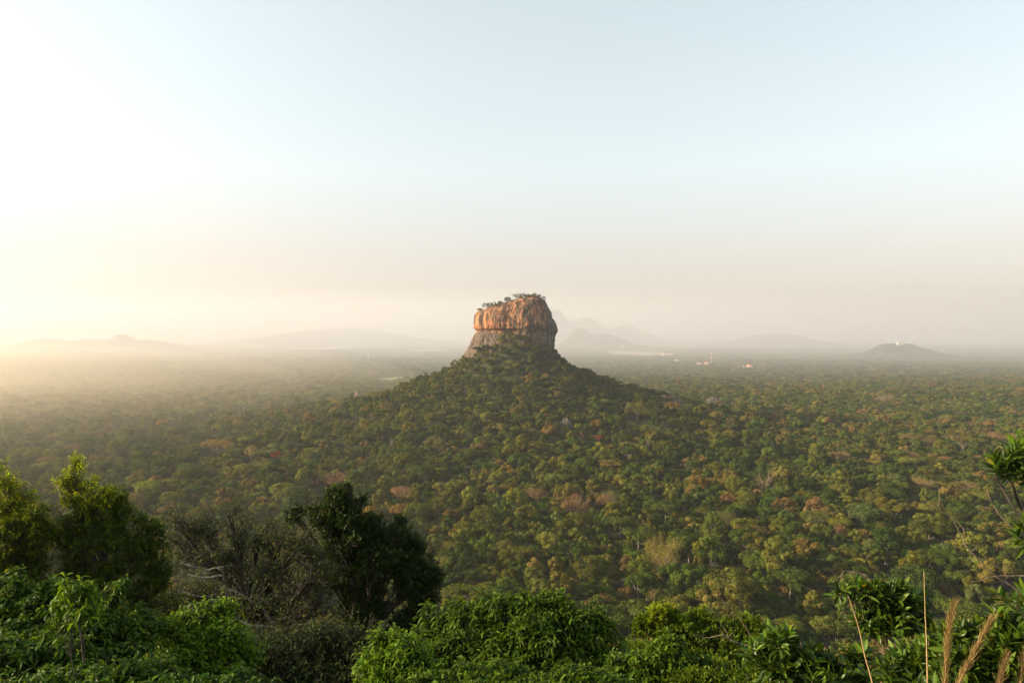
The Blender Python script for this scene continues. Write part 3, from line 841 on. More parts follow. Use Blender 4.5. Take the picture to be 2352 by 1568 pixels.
special(2130, 1168, 44, "leafy", "yellow_green_tree", "bright yellow-green clumped tree in front of the pinkish bare tree", (0.16, 0.165, 0.035), "the bright yellow-green tree", hratio=0.55)
special(1870, 1190, 60, "leafy", "yellow_green_tree", "yellow-green domed tree at the middle of the shady side canopy", (0.12, 0.13, 0.03), "the yellow-green dome", hratio=0.5)
special(1660, 1195, 70, "leafy", "round_crowned_tree", "broad khaki tree behind the fan-shaped tree's sunny front", (0.13, 0.115, 0.04), "the broad khaki tree", hratio=0.55)
special(2037, 920, 42, "bare", "bare_tree", "grey hazy bare tree beside the brown earth clearing", (0.24, 0.18, 0.14), None, hratio=0.45)

# ---- scatter the canopy
near_x, near_y = scatter(130, 1350, 9.6, math.radians(43))
cx_, cy_ = scatter(700, 1350, 6.6, math.radians(25)); rr_c = np.hypot(near_x, near_y - DROCK); rc2 = np.hypot(cx_, cy_ - DROCK)
near_x = np.concatenate([near_x[rr_c > 240], cx_[rc2 <= 240]]); near_y = np.concatenate([near_y[rr_c > 240], cy_[rc2 <= 240]])
s0 = rng.choice([0.66, 0.9, 1.12, 1.4, 1.85], len(near_x), p=[0.24, 0.28, 0.24, 0.16, 0.08]) * rng.uniform(0.80, 1.06, len(near_x))
k = ok(near_x, near_y) & clear_special(near_x, near_y)
near_x, near_y, s0 = near_x[k], near_y[k], s0[k]
s0 = s0 * (1 - 0.36 * np.exp(-(np.hypot(near_x, near_y - DROCK) / 250.0) ** 6))
near_z = land(near_x, near_y)
dn = np.hypot(near_x, near_y)
k = ((EYE - (near_z + 13 * s0)) / dn > 0.56) | (dn > 215)
near_x, near_y, near_z, s0, dn = near_x[k], near_y[k], near_z[k], s0[k], dn[k]
n0 = len(near_x)
form0 = rng.integers(0, NP0, n0)
hz0 = s0 ** 0.75 * rng.uniform(0.75, 1.4, n0); rot0 = rng.uniform(0, 2 * np.pi, n0)
pal0, tint0 = tints(near_x, near_y, n0)

# ---- the trees that show largest become trees of their own
FG_TOP = [(0, 1075), (60, 1130), (110, 1190), (130, 1130), (160, 1060), (230, 1100), (300, 1180), (400, 1180), (560, 1190), (650, 1190), (720, 1150),
          (800, 1105), (840, 1170), (930, 1230), (1020, 1320), (1015, 1400), (1080, 1400), (1180, 1375), (1300, 1375), (1390, 1440), (1440, 1470), (1490, 1420), (1520, 1400),
          (1600, 1420), (1720, 1435), (1800, 1480), (1900, 1520), (1990, 1560), (2150, 1450), (2352, 1410)]
cz = near_z + 8.2 * hz0
qx, qy, qd = project(np.stack([near_x, near_y, cz], -1))
halfw = np.array([f[3] for f in FORMS])[form0] * s0
sz = halfw * F / np.maximum(qd, 1)
fgx, fgy = np.array(FG_TOP, float).T
seen = (qd > 200) & (qx > 10) & (qx < 2342) & (qy < np.interp(qx, fgx, fgy) - 8) & (qy < 1560)
order = np.argsort(np.where(seen, -sz, 1e9))[:300]
single = np.zeros(n0, bool); single[order] = seen[order]

LANDMARKS += [(1930, 1310, "the hooked bare twig's tip"), (2124, 1330, "the straight dry stalk's top"), (2160, 1160, "the dangling bare branch"),
              (1010, 1300, "the dark evergreen"), (1180, 1375, "the wide drooping-leaved bush"), (1512, 1412, "the yellow-tipped bush"), (1780, 1460, "the forked dead branch"),
              (2280, 1420, "the tan grass plumes")]
ORD = ["first", "second", "third", "fourth", "fifth", "sixth", "seventh", "eighth", "ninth", "tenth", "eleventh", "twelfth"]
lm = np.array([(a, b) for a, b, _ in LANDMARKS], float)
bins = {}
for q in np.nonzero(single)[0]:
    dd = np.hypot(lm[:, 0] - qx[q], (lm[:, 1] - qy[q]) * 1.3); m_ = int(np.argmin(dd))
    dx, dy = qx[q] - lm[m_, 0], (qy[q] - lm[m_, 1]) * 1.3
    rel = ("to the shady side of" if dx > 0 else "to the sunny side of") if abs(dx) > abs(dy) else ("in front of" if dy > 0 else "beyond")
    sw = "small" if s0[q] < 0.76 else "large" if s0[q] > 1.2 else "mid-sized"
    bins.setdefault((sw, PALETTE[pal0[q]][0], FORMS[form0[q]][0], rel, LANDMARKS[m_][2]), []).append((dd[m_], q))
LABELS = {}
for (sw, cn, fm, rel, ph), lst in bins.items():
    lst.sort()
    for r_, (_, q) in enumerate(lst):
        LABELS[q] = f"{sw} {cn} {fm} tree {rel} {ph}" if len(lst) == 1 else f"{ORD[min(r_, 11)]} {sw} {cn} {fm} tree {rel} {ph}"
src = {}
for q in np.nonzero(single)[0]:
    fm, cm, tm, a = FORMS[form0[q]]
    if fm not in src:
        src[fm] = None
    t = thing("forest_tree", LABELS[q], "tree", (near_x[q], near_y[q], near_z[q]), float(rot0[q]), "trees of the near forest canopy")
    t.scale = (s0[q], s0[q], hz0[q])
    add_obj("trunk", tm, t)
    o = add_obj("crown", cm, t); o["tint"] = [float(c) for c in tint0[q]]

# ---- and the rest of the forest is one mass
mid_x, mid_y = scatter(1350, 3900, 13.0, math.radians(42))
k = ok(mid_x, mid_y); mid_x, mid_y = mid_x[k], mid_y[k]
mid_z = land(mid_x, mid_y); n1 = len(mid_x)
far_x, far_y = scatter(3900, 9600, 47.0, math.radians(41))
def hilly(x, y):
    r = np.zeros(len(x), bool)
    for hx, hy, hz_, hw in FAR_HILLS:
        if hy < 7000: r |= (np.abs(x - hx) < hw * 3.2) & (np.abs(y - hy) < hw * 4.2)
    return r
ex, ey = scatter(3900, 6900, 13.0, math.radians(41)); k = hilly(ex, ey) & ok(ex, ey)
mid_x, mid_y = np.concatenate([mid_x, ex[k]]), np.concatenate([mid_y, ey[k]]); mid_z = land(mid_x, mid_y); n1 = len(mid_x)
k = ~in_field(far_x, far_y) & ~hilly(far_x, far_y); far_x, far_y = far_x[k], far_y[k]
far_z = land(far_x, far_y); n2 = len(far_x)
rest = ~single
s1_ = rng.choice([0.9, 1.2, 1.5, 2.0], n1, p=[0.25, 0.4, 0.25, 0.1]) * rng.uniform(0.88, 1.12, n1)
s2_ = rng.uniform(0.85, 1.25, n2)
P = np.concatenate([np.stack([near_x, near_y, near_z], -1)[rest], np.stack([mid_x, mid_y, mid_z], -1), np.stack([far_x, far_y, far_z - 1.0], -1)])
SC = np.concatenate([np.stack([s0, s0, hz0], -1)[rest], np.stack([s1_, s1_, s1_ ** 0.6 * rng.uniform(0.7, 1.2, n1)], -1), np.stack([s2_, s2_, s2_], -1)])
RT = np.concatenate([rot0[rest], rng.uniform(0, 6.283, n1), rng.integers(0, 4, n2) * 1.5708])
IX = np.concatenate([form0[rest], NP0 + rng.integers(0, NP1, n1), NP0 + NP1 + rng.integers(0, NP2, n2)]).astype(np.int32)
TI = np.concatenate([tint0[rest], tints(mid_x, mid_y, n1)[1], tints(far_x, far_y, n2)[1] * 0.6 + PAL[1] * 0.4])
me = bpy.data.meshes.new("forest")
me.vertices.add(len(P)); me.vertices.foreach_set("co", P.astype(np.float32).ravel())
a_ = me.attributes.new("scl", 'FLOAT_VECTOR', 'POINT'); a_.data.foreach_set("vector", SC.astype(np.float32).ravel())
a_ = me.attributes.new("rot", 'FLOAT_VECTOR', 'POINT'); a_.data.foreach_set("vector", np.stack([RT * 0, RT * 0, RT], -1).astype(np.float32).ravel())
a_ = me.attributes.new("tint", 'FLOAT_VECTOR', 'POINT'); a_.data.foreach_set("vector", TI.astype(np.float32).ravel())
a_ = me.attributes.new("idx", 'INT', 'POINT'); a_.data.foreach_set("value", IX)
forest = add_obj("forest", me)
tag(forest, "dense unbroken forest canopy covering the hill and the plain to the hazy distance", "forest", kind="stuff")
ng = bpy.data.node_groups.new("forest_canopy", 'GeometryNodeTree')
ng.interface.new_socket("Geometry", in_out='INPUT', socket_type='NodeSocketGeometry')
ng.interface.new_socket("Geometry", in_out='OUTPUT', socket_type='NodeSocketGeometry')
gi = ng.nodes.new("NodeGroupInput"); go = ng.nodes.new("NodeGroupOutput")
ip = ng.nodes.new("GeometryNodeInstanceOnPoints"); ci = ng.nodes.new("GeometryNodeCollectionInfo")
ci.inputs["Collection"].default_value = protos; ci.inputs["Separate Children"].default_value = True; ci.inputs["Reset Children"].default_value = True
def nattr(nm, ty):
    n_ = ng.nodes.new("GeometryNodeInputNamedAttribute"); n_.data_type = ty; n_.inputs["Name"].default_value = nm; return n_.outputs[0]
ip.inputs["Pick Instance"].default_value = True
ng.links.new(gi.outputs[0], ip.inputs["Points"]); ng.links.new(ci.outputs[0], ip.inputs["Instance"])
ng.links.new(nattr("idx", 'INT'), ip.inputs["Instance Index"])
ng.links.new(nattr("rot", 'FLOAT_VECTOR'), ip.inputs["Rotation"])
ng.links.new(nattr("scl", 'FLOAT_VECTOR'), ip.inputs["Scale"])
ng.links.new(ip.outputs[0], go.inputs[0])
md = forest.modifiers.new("canopy", 'NODES'); md.node_group = ng
print("trees", n0, n1, n2, "single", int(single.sum()))

# ---- small trees along the summit of the rock
def summit_tree(cx, cy_base, w, h, kind, label, tint):
    # stand it where the line of sight first meets the rock's top edge
    hp = None
    for k_ in range(60):
        rr = ray(980 + cx * 0.17857, 630 + (cy_base - 12) * 0.17857 + k_ * 0.35)
        hp = ROCK_BVH.ray_cast(Vector((0, 0, EYE)), Vector(rr))[0]
        if hp is not None: break
    x, yf, z = hp[0], hp[1] + 3.0, hp[2] - 0.6
    W = w * 0.12527 / 2 * 1.2; H = h * 0.12527 * 1.25
    r_ = np.random.default_rng(int(cx))
    t = thing("summit_tree", label, "tree", (x, yf, z), 0, "trees on the rock's summit")
    if kind == "umbrella":
        cr = crown_mb(r_, W, H * 0.36, H * 0.62, 16, 1000, 0.7, flat=0.3, low=-0.3); tr = trunk_mb(r_, W, H * 0.8, H * 0.2, 0.22, 5)
    elif kind == "open":
        tr, cr = twig_crown(r_, W, H * 0.4, H * 0.62, 10, 260, (0.8, 0.10), nleaf=700)
    else:
        cr = crown_mb(r_, W, H * 0.5, H * 0.5, 14, 1100, 0.7, low=-0.6); tr = trunk_mb(r_, W, H * 0.5, H * 0.4, 0.25, 4)
    tr.build("trunk", BARK_MAT, t, smooth=True)
    o = cr.build("crown", CROWN_MAT, t, tintattr=True); o["tint"] = [float(c) for c in tint]
DG = (0.045, 0.06, 0.022); OL = (0.09, 0.085, 0.035)
summit_tree(1040, 342, 66, 52, "umbrella", "lone small umbrella-shaped tree on the rock's sloping shoulder", DG)
summit_tree(1152, 332, 88, 62, "open", "largest open-branched tree on the rock's shoulder beside the lone umbrella tree", OL)
summit_tree(1215, 306, 60, 44, "open", "thin pale tree at the foot of the rock's highest rim", OL)
summit_tree(1262, 298, 46, 50, "dense", "tallest tree on the sunny end of the rock's highest rim", DG)
summit_tree(1318, 298, 58, 32, "dense", "low spreading tree next after the tallest rim tree", DG)
summit_tree(1385, 298, 50, 38, "open", "thin low tree midway along the rock's highest rim", OL)
summit_tree(1448, 302, 50, 30, "dense", "small dense tree before the shady end of the rock's rim", DG)
summit_tree(1502, 348, 58, 48, "dense", "dense tree hanging over the shady end of the rock's rim", DG)
summit_tree(1270, 338, 60, 40, "dense", "dark shrub on the cliff edge below the tallest rim tree", DG)
summit_tree(762, 440, 84, 66, "dense", "round dark tree at the sunny end of the rock's lower terrace", (0.032, 0.045, 0.018))
summit_tree(820, 448, 90, 66, "dense", "second dark tree on the rock's lower terrace beside the round dark one", (0.036, 0.05, 0.018))
summit_tree(868, 440, 70, 66, "dense", "third dark tree on the rock's lower terrace", DG)
summit_tree(912, 425, 80, 56, "dense", "dark tree at the inner corner of the rock's lower terrace", DG)
summit_tree(952, 392, 56, 36, "dense", "low dark shrub at the top of the terrace slope", DG)
summit_tree(1060, 352, 110, 26, "dense", "dark green scrub strip below the lone umbrella tree", DG)
summit_tree(690, 470, 80, 26, "dense", "yellowish scrub on the rock's lowest sunny shoulder", (0.16, 0.12, 0.04))
summit_tree(1205, 318, 70, 22, "dense", "dry scrub on the step below the rock's highest rim", (0.11, 0.09, 0.035))
summit_tree(1350, 300, 96, 18, "dense", "low scrub carpet along the middle of the rock's highest rim", (0.085, 0.085, 0.03))
summit_tree(1425, 300, 60, 16, "dense", "low scrub near the shady end of the rock's highest rim", (0.07, 0.075, 0.028))

# ------------------------------------------------------------------ plants close to the viewpoint
def leaf_blades(pos, d, L, W, droop, rng_, fold=0.28, nrm=None):
    """curved, creased leaves: 8 points and 6 faces each"""
    m = len(pos)
    L = np.broadcast_to(L, (m,))[:, None]; W = np.broadcast_to(W, (m,))[:, None]; dr = np.broadcast_to(droop, (m,))[:, None]
    up = np.tile([0, 0, 1.0], (m, 1)) + rng_.normal(size=(m, 3)) * 0.35
    s = unit(np.cross(d, up)); nn = unit(np.cross(s, d))
    zh = np.array([[0, 0, 1.0]])
    def mid(t): return pos + d * L * t - zh * (dr * L * t * t)
    p0, p1, p2, p3 = mid(0), mid(0.34), mid(0.70), mid(1.0)
    f1 = nn * W * fold
    v = np.stack([p0, p1 - s * W * 0.5 + f1, p1, p1 + s * W * 0.5 + f1, p2 - s * W * 0.38 + f1 * 0.8, p2, p2 + s * W * 0.38 + f1 * 0.8, p3], 1).reshape(-1, 3)
    k = (np.arange(m) * 8)[:, None]
    tri = np.concatenate([k + np.array([[0, 2, 1]]), k + np.array([[0, 3, 2]]), k + np.array([[4, 5, 7]]), k + np.array([[5, 6, 7]])])
    quad = np.concatenate([k + np.array([[1, 2, 5, 4]]), k + np.array([[2, 3, 6, 5]])])
    return v, tri, quad

LEAFM = {}
def leafmat(name, base, transl, gloss, rough):
    if name not in LEAFM: LEAFM[name] = foliage_mat(name, transl=transl, base=base, gloss=gloss, rough=rough)
    return LEAFM[name]
TWIG = plain_mat("twig_bark", (0.030, 0.024, 0.018), (0.085, 0.070, 0.055), scale=18, rough=0.85, stretch=(1, 1, 0.3))
GREYBARK = plain_mat("lichen_bark", (0.04, 0.036, 0.032), (0.20, 0.19, 0.17), scale=14, rough=0.9)
DEADWOOD = plain_mat("dead_wood", (0.07, 0.052, 0.038), (0.22, 0.17, 0.12), scale=22, rough=0.9)
TANWOOD = plain_mat("tan_wood", (0.12, 0.08, 0.05), (0.26, 0.18, 0.12), scale=20, rough=0.9)

# (leaf length, width, droop, leaves per sprig, sprig length, how far leaves point along the sprig)
STYLE = {
    "fine":     dict(L=0.135, W=0.046, droop=0.35, k=9, sl=0.24, along=0.55),
    "dark":     dict(L=0.120, W=0.048, droop=0.05, k=9, sl=0.16, along=0.95),
    "sparse":   dict(L=0.085, W=0.034, droop=0.30, k=4, sl=0.30, along=0.5),
    "whorl":    dict(L=0.150, W=0.052, droop=0.35, k=9, sl=0.14, along=0.35),
    "droop":    dict(L=0.165, W=0.050, droop=0.55, k=7, sl=0.15, along=0.75),
    "compact":  dict(L=0.100, W=0.036, droop=0.05, k=8, sl=0.12, along=1.15),
    "leather":  dict(L=0.125, W=0.036, droop=0.00, k=10, sl=0.11, along=0.75),
}

def plant(name, label, cat, foot, d, clumps, style, n, mat, group=None, bark=None, twigs=1.0, paths=(), paths_mat=None, up=0.55, seed=1, yellow=0.0, L=1.0, shell=(0.45, 1.05), spread=1.0, part="foliage", tuft=1.0, girth=1.0, rtrunk=0.07):
    """foot: pixel column the stem rises from; clumps: (px, py, rx, ry, depth offset)"""
    r_ = np.random.default_rng(seed)
    st = dict(STYLE[style])
    if style in ("whorl", "droop", "fine", "compact", "dark"): st["L"] *= 0.72; st["W"] *= 0.74; n = int(n * 1.7)
    bx = (foot - CXP) / F * d; bz = land1(bx, d)
    base = np.array([bx, d, bz])
    root = thing(name, label, cat, tuple(base), 0.0, group)
    wood, lv = MB(), MB()
    area = np.array([c[2] * c[3] for c in clumps], float); share = area / area.sum()
    hub = None
    cs = []; lit_yng = []
    for (px, py, rx, ry, dd, *lit_young) in clumps:
        c = at(px, py, d + dd) - base; m = (d + dd) / F
        lit_yng.append(lit_young[0] if lit_young else 0.0)
        cs.append((c, np.array([rx * m, (rx + ry) * 0.5 * m * spread, ry * m]) * girth))
    top = max(c[0][2] for c in cs)
    # stems: from the foot, bending towards each clump
    cm = np.mean([c for c, _ in cs], 0)
    stem_top = np.array([cm[0], cm[1], max(cm[2], 0.35 * top)])
    tt = np.linspace(0, 1, 7)[:, None]
    stem = stem_top * tt * [1, 1, 1] + np.array([0, 0, -0.3]) * (1 - tt) + r_.normal(size=(7, 3)) * 0.05 * top * tt * (1 - tt) * 4 * 0.3
    wood.tube(stem, np.linspace(rtrunk, rtrunk * 0.55, 7), 7)
    for ci_, (c, rad) in enumerate(cs):
        s = stem[int(np.clip((0.42 + 0.5 * c[2] / max(top, .1)) * 6, 2, 6))]
        t = np.linspace(0, 1, 6)[:, None]
        l = s + (c - s) * t + np.array([0, 0, 1]) * np.sin(t * np.pi) * 0.06 * np.linalg.norm(c - s) + r_.normal(size=(6, 3)) * 0.03 * np.linalg.norm(c - s) * np.sin(t * np.pi)
        wood.tube(l, np.linspace(rtrunk * 0.32, rtrunk * 0.12, 6), 5)
        ns = max(3, int(n * share[ci_] / st["k"]))
        # each bough carries several separate tufts, with gaps between them
        nsub = int(np.clip(ns / 14, 4, 16))
        sd = unit(r_.normal(size=(nsub, 3)) * [1, 1, 0.95] + [0, 0, 0.2])
        sc_ = sd * r_.uniform(0.35, 0.95, (nsub, 1)); sr_ = r_.uniform(0.26, 0.52, nsub) * tuft
        which = r_.choice(nsub, ns, p=sr_ ** 2 / (sr_ ** 2).sum())
        dr = unit(r_.normal(size=(ns, 3)) + sd[which] * 0.55 + [0, 0, 0.25])
        off = sc_[which] + dr * sr_[which][:, None] * r_.uniform(shell[0], shell[1], (ns, 1))
        shoot = r_.uniform(size=(ns, 1)) < 0.07
        off = np.where(shoot, off * r_.uniform(1.05, 1.35, (ns, 1)), off)
        pos = c + off * rad
        ax = unit(dr * [1, 1, 0.8] + [0, 0, up] + r_.normal(size=(ns, 3)) * 0.35)
        sl = st["sl"] * L * r_.uniform(0.6, 1.4, (ns, 1))
        for q in range(nsub):
            wood.tube(smooth_path([l[3], (l[5] + c + sc_[q] * rad) / 2 + r_.normal(size=3) * 0.05 * rad.mean(), c + sc_[q] * rad], 3), np.linspace(rtrunk * 0.22, rtrunk * 0.1, 7), 4)
        # twigs
        nt_ = int(ns * min(1, twigs * 0.5))
        for q in range(nt_):
            sub_c = c + sc_[which[q]] * rad
            a0 = sub_c + (pos[q] - sub_c) * 0.25 if r_.uniform() < 0.75 else l[r_.integers(3, 6)]
            mid_ = (a0 + pos[q]) / 2 + r_.normal(size=3) * 0.06 * np.linalg.norm(pos[q] - a0)
            wood.tube([a0, mid_, pos[q], pos[q] + ax[q] * sl[q]], [rtrunk * 0.13, rtrunk * 0.10, rtrunk * 0.07, 0.003], 3)
        k = st["k"]
        ii = np.tile(np.arange(k), ns); sp = np.repeat(np.arange(ns), k)
        tpos = pos[sp] + ax[sp] * sl[sp] * ((ii + r_.uniform(0, 0.6, len(ii))) / k)[:, None]
        ang_ = ii * 2.39996 + np.repeat(r_.uniform(0, 6.28, ns), k)
        e1 = unit(np.cross(ax, [[0.31, 0.87, 0.38]])); e2 = np.cross(ax, e1)
        rdl = e1[sp] * np.cos(ang_)[:, None] + e2[sp] * np.sin(ang_)[:, None]
        ld = unit(rdl + ax[sp] * st["along"] * (0.6 + 0.8 * ii / k)[:, None] + r_.normal(size=(len(ii), 3)) * 0.22)
        LL = st["L"] * L * r_.uniform(0.6, 1.2, len(ii)); WW = st["W"] * L * r_.uniform(0.75, 1.2, len(ii))
        v, tri, quad = leaf_blades(tpos, ld, LL, WW, st["droop"] * r_.uniform(0.5, 1.4, len(ii)), r_)
        b_ = np.repeat(r_.uniform(0.75, 1.25, ns), k) * r_.uniform(0.8, 1.2, len(ii))
        hue = np.stack([b_ * (1 + r_.normal(size=len(ii)) * 0.10), b_, b_ * (1 + r_.normal(size=len(ii)) * 0.10)], -1)
        # sunlit highlights tinted into the paler tip leaves; some leaves have turned yellow
        hue = hue * (1 + lit_yng[ci_] * np.array([1.6, 1.05, 0.1]))  # upper clumps: the sun's yellow glow put into leaf colour, besides new growth
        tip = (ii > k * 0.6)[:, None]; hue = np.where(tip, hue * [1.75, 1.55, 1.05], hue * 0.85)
        if yellow > 0:
            y_ = (r_.uniform(size=len(ii)) < yellow)[:, None]; hue = np.where(y_, hue * [5.0, 2.2, 0.7], hue)
        hue = np.repeat(np.clip(hue, 0.2, 7), 8, 0)
        n0_ = lv.n
        lv.v.append(v.astype(np.float32)); lv.t.append(hue.astype(np.float32)); lv.f3.append(tri + n0_); lv.f4.append(quad + n0_); lv.n += len(v)
    wood.build("branches", bark or TWIG, root, smooth=True)
    lv.build(part, mat, root, tintattr=True)
    if paths:
        mb = MB()
        for pts, r0, r1 in paths: limb(mb, [at(x, y, d + (q[0] if q else 0)) - base for x, y, *q in pts], r0, r1, r_)
        mb.build("gnarled_limbs", paths_mat or GREYBARK, root, smooth=True)
    return root

def smooth_path(pts, m=5):
    pts = np.asarray(pts, float); out_ = []
    P_ = np.concatenate([[2 * pts[0] - pts[1]], pts, [2 * pts[-1] - pts[-2]]])
    for i in range(1, len(P_) - 2):
        p0, p1, p2, p3 = P_[i - 1:i + 3]
        for t in np.linspace(0, 1, m, endpoint=False):
            out_.append(0.5 * (2 * p1 + (p2 - p0) * t + (2 * p0 - 5 * p1 + 4 * p2 - p3) * t * t + (3 * p1 - p0 - 3 * p2 + p3) * t ** 3))
    out_.append(pts[-1]); return np.array(out_)

def limb(mb, pts, r0, r1, r_=None, knots=0.14, k=7):
    q = smooth_path(pts); m = len(q)
    rad = np.linspace(r0, r1, m)
    if r_ is not None:
        rad = rad * (1 + r_.normal(size=m) * knots); q = q + r_.normal(size=q.shape) * rad[:, None] * 0.22
    mb.tube(q, np.maximum(rad, 0.0015), k)
    return q

M_FINE = leafmat("sunlit_fine_leaves", (0.044, 0.076, 0.008), 0.45, 0.12, 0.55)
M_DARK = leafmat("dark_evergreen_leaves", (0.019, 0.039, 0.006), 0.20, 0.2, 0.45)
M_SPARSE = leafmat("dull_sparse_leaves", (0.030, 0.050, 0.010), 0.25, 0.12, 0.55)
M_THICK = leafmat("dark_thicket_leaves", (0.020, 0.036, 0.007), 0.25, 0.12, 0.55)
M_GREEN = leafmat("fresh_green_leaves", (0.030, 0.066, 0.005), 0.32, 0.14, 0.5)
M_DROOP = leafmat("drooping_leaves", (0.040, 0.078, 0.005), 0.34, 0.14, 0.5)
M_BRIGHT = leafmat("bright_green_leaves", (0.056, 0.112, 0.006), 0.38, 0.14, 0.5)
M_COMP = leafmat("compact_yellow_leaves", (0.056, 0.096, 0.007), 0.38, 0.15, 0.5)
M_LEATH = leafmat("leathery_leaves", (0.038, 0.074, 0.008), 0.25, 0.3, 0.4)

# tall leafy trees at the sunny edge
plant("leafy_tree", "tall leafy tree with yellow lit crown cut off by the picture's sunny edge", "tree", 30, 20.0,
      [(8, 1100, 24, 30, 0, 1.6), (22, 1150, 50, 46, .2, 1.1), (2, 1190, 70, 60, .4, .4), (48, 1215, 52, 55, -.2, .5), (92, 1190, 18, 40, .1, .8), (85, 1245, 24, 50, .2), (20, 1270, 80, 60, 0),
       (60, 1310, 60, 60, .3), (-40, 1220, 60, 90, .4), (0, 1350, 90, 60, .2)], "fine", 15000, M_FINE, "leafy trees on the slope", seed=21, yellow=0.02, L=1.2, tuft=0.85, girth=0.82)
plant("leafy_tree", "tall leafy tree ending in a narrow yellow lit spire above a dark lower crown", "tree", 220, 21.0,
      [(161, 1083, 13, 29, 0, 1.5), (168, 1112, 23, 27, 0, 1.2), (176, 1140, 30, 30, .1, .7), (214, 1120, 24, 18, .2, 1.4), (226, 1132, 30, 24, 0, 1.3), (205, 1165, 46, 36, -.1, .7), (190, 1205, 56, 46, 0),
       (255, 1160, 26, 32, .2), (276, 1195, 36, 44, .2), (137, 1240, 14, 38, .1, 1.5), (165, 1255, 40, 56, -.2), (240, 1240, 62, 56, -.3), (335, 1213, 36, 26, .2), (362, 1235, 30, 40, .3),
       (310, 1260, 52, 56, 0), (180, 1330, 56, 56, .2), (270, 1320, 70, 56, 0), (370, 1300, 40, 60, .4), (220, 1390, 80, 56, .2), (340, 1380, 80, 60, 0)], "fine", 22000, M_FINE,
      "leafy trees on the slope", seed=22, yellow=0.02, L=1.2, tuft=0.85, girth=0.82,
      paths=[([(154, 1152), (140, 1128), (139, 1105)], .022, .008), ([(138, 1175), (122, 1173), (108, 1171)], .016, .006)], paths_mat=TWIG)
# the sparse grey tree with gnarled lichen-pale limbs
plant("sparse_tree", "sparse grey twiggy tree with gnarled pale lichen covered limbs before the dark evergreen", "tree", 600, 17.5,
      [(398, 1192, 26, 20, .3), (436, 1205, 46, 28, .2), (470, 1245, 60, 34, 0), (420, 1250, 40, 36, .3), (528, 1192, 20, 20, .2), (545, 1230, 42, 40, .2), (590, 1235, 34, 34, .1), (480, 1290, 60, 30, .4),
       (640, 1240, 40, 36, 0), (690, 1262, 44, 46, -.2), (640, 1310, 56, 46, 0), (715, 1335, 46, 56, -.3), (560, 1320, 60, 46, .4), (600, 1390, 90, 50, .3), (700, 1420, 66, 60, -.2),
       (480, 1380, 60, 50, .5), (760, 1480, 74, 50, -.3), (640, 1490, 90, 50, 0), (500, 1450, 80, 50, .5)], "sparse", 15000, M_SPARSE, bark=TWIG, twigs=1.4, seed=23, yellow=0.03, rtrunk=0.10,
      paths=[([(412, 1292), (438, 1298), (470, 1309), (497, 1303), (537, 1297)], .030, .016), ([(408, 1355), (457, 1368), (489, 1373), (505, 1402)], .018, .026),
             ([(500, 1303), (513, 1312), (516, 1335), (532, 1354), (553, 1362), (604, 1397), (640, 1450), (650, 1530)], .022, .06), ([(521, 1410), (553, 1424), (577, 1434), (639, 1440)], .03, .05),
             ([(432, 1318), (470, 1326), (512, 1320)], .018, .030), ([(705, 1270), (722, 1300), (738, 1340), (746, 1390)], .014, .04), ([(735, 1300), (730, 1350), (742, 1410), (736, 1480)], .014, .03),
             ([(690, 1415), (720, 1440), (735, 1480), (738, 1540)], .016, .02), ([(560, 1375), (590, 1372), (612, 1380), (624, 1398)], .02, .03), ([(660, 1330), (700, 1350), (712, 1400)], .014, .02)])
plant("dark_evergreen", "dark dense evergreen tree with a stepped crown standing above the other near trees", "tree", 815, 19.0,
      [(797, 1123, 12, 18, 0), (768, 1142, 28, 24, 0), (780, 1170, 44, 28, .1), (722, 1182, 14, 22, 0), (678, 1190, 22, 22, .2), (827, 1158, 10, 16, .1), (790, 1205, 56, 30, -.1), (745, 1215, 34, 26, -.2),
       (855, 1200, 24, 20, .1), (908, 1212, 20, 20, .1), (850, 1235, 60, 34, .2), (920, 1250, 36, 34, .1), (953, 1262, 26, 24, .2), (790, 1250, 50, 36, -.2), (870, 1290, 64, 40, -.3),
       (945, 1305, 48, 38, 0), (985, 1322, 30, 26, .1), (1006, 1336, 15, 18, .2), (850, 1320, 40, 30, -.2), (985, 1372, 30, 36, .2), (945, 1350, 40, 30, -.1), (960, 1405, 40, 26, .1), (850, 1420, 56, 40, 0),
       (860, 1375, 26, 24, .2), (925, 1440, 50, 24, .2), (634, 1255, 16, 18, .1), (640, 1320, 18, 16, .3), (850, 1480, 80, 36, .1), (800, 1470, 60, 40, 0), (800, 1400, 34, 40, .3), (835, 1360, 40, 36, .2), (775, 1330, 30, 36, .2), (800, 1290, 50, 36, .1), (900, 1480, 70, 30, 0), (940, 1480, 50, 24, .1)], "dark", 42000, M_DARK, seed=24, tuft=1.1, girth=0.92, yellow=0.004, rtrunk=0.11,
      paths=[([(815, 1450), (816, 1390), (813, 1330), (806, 1270)], .10, .06), ([(880, 1440), (895, 1395), (910, 1368), (925, 1350)], .05, .03), ([(870, 1450), (902, 1400), (930, 1372)], .04, .02),
             ([(760, 1500), (850, 1480), (900, 1450), (950, 1420)], .05, .03)], paths_mat=TWIG)
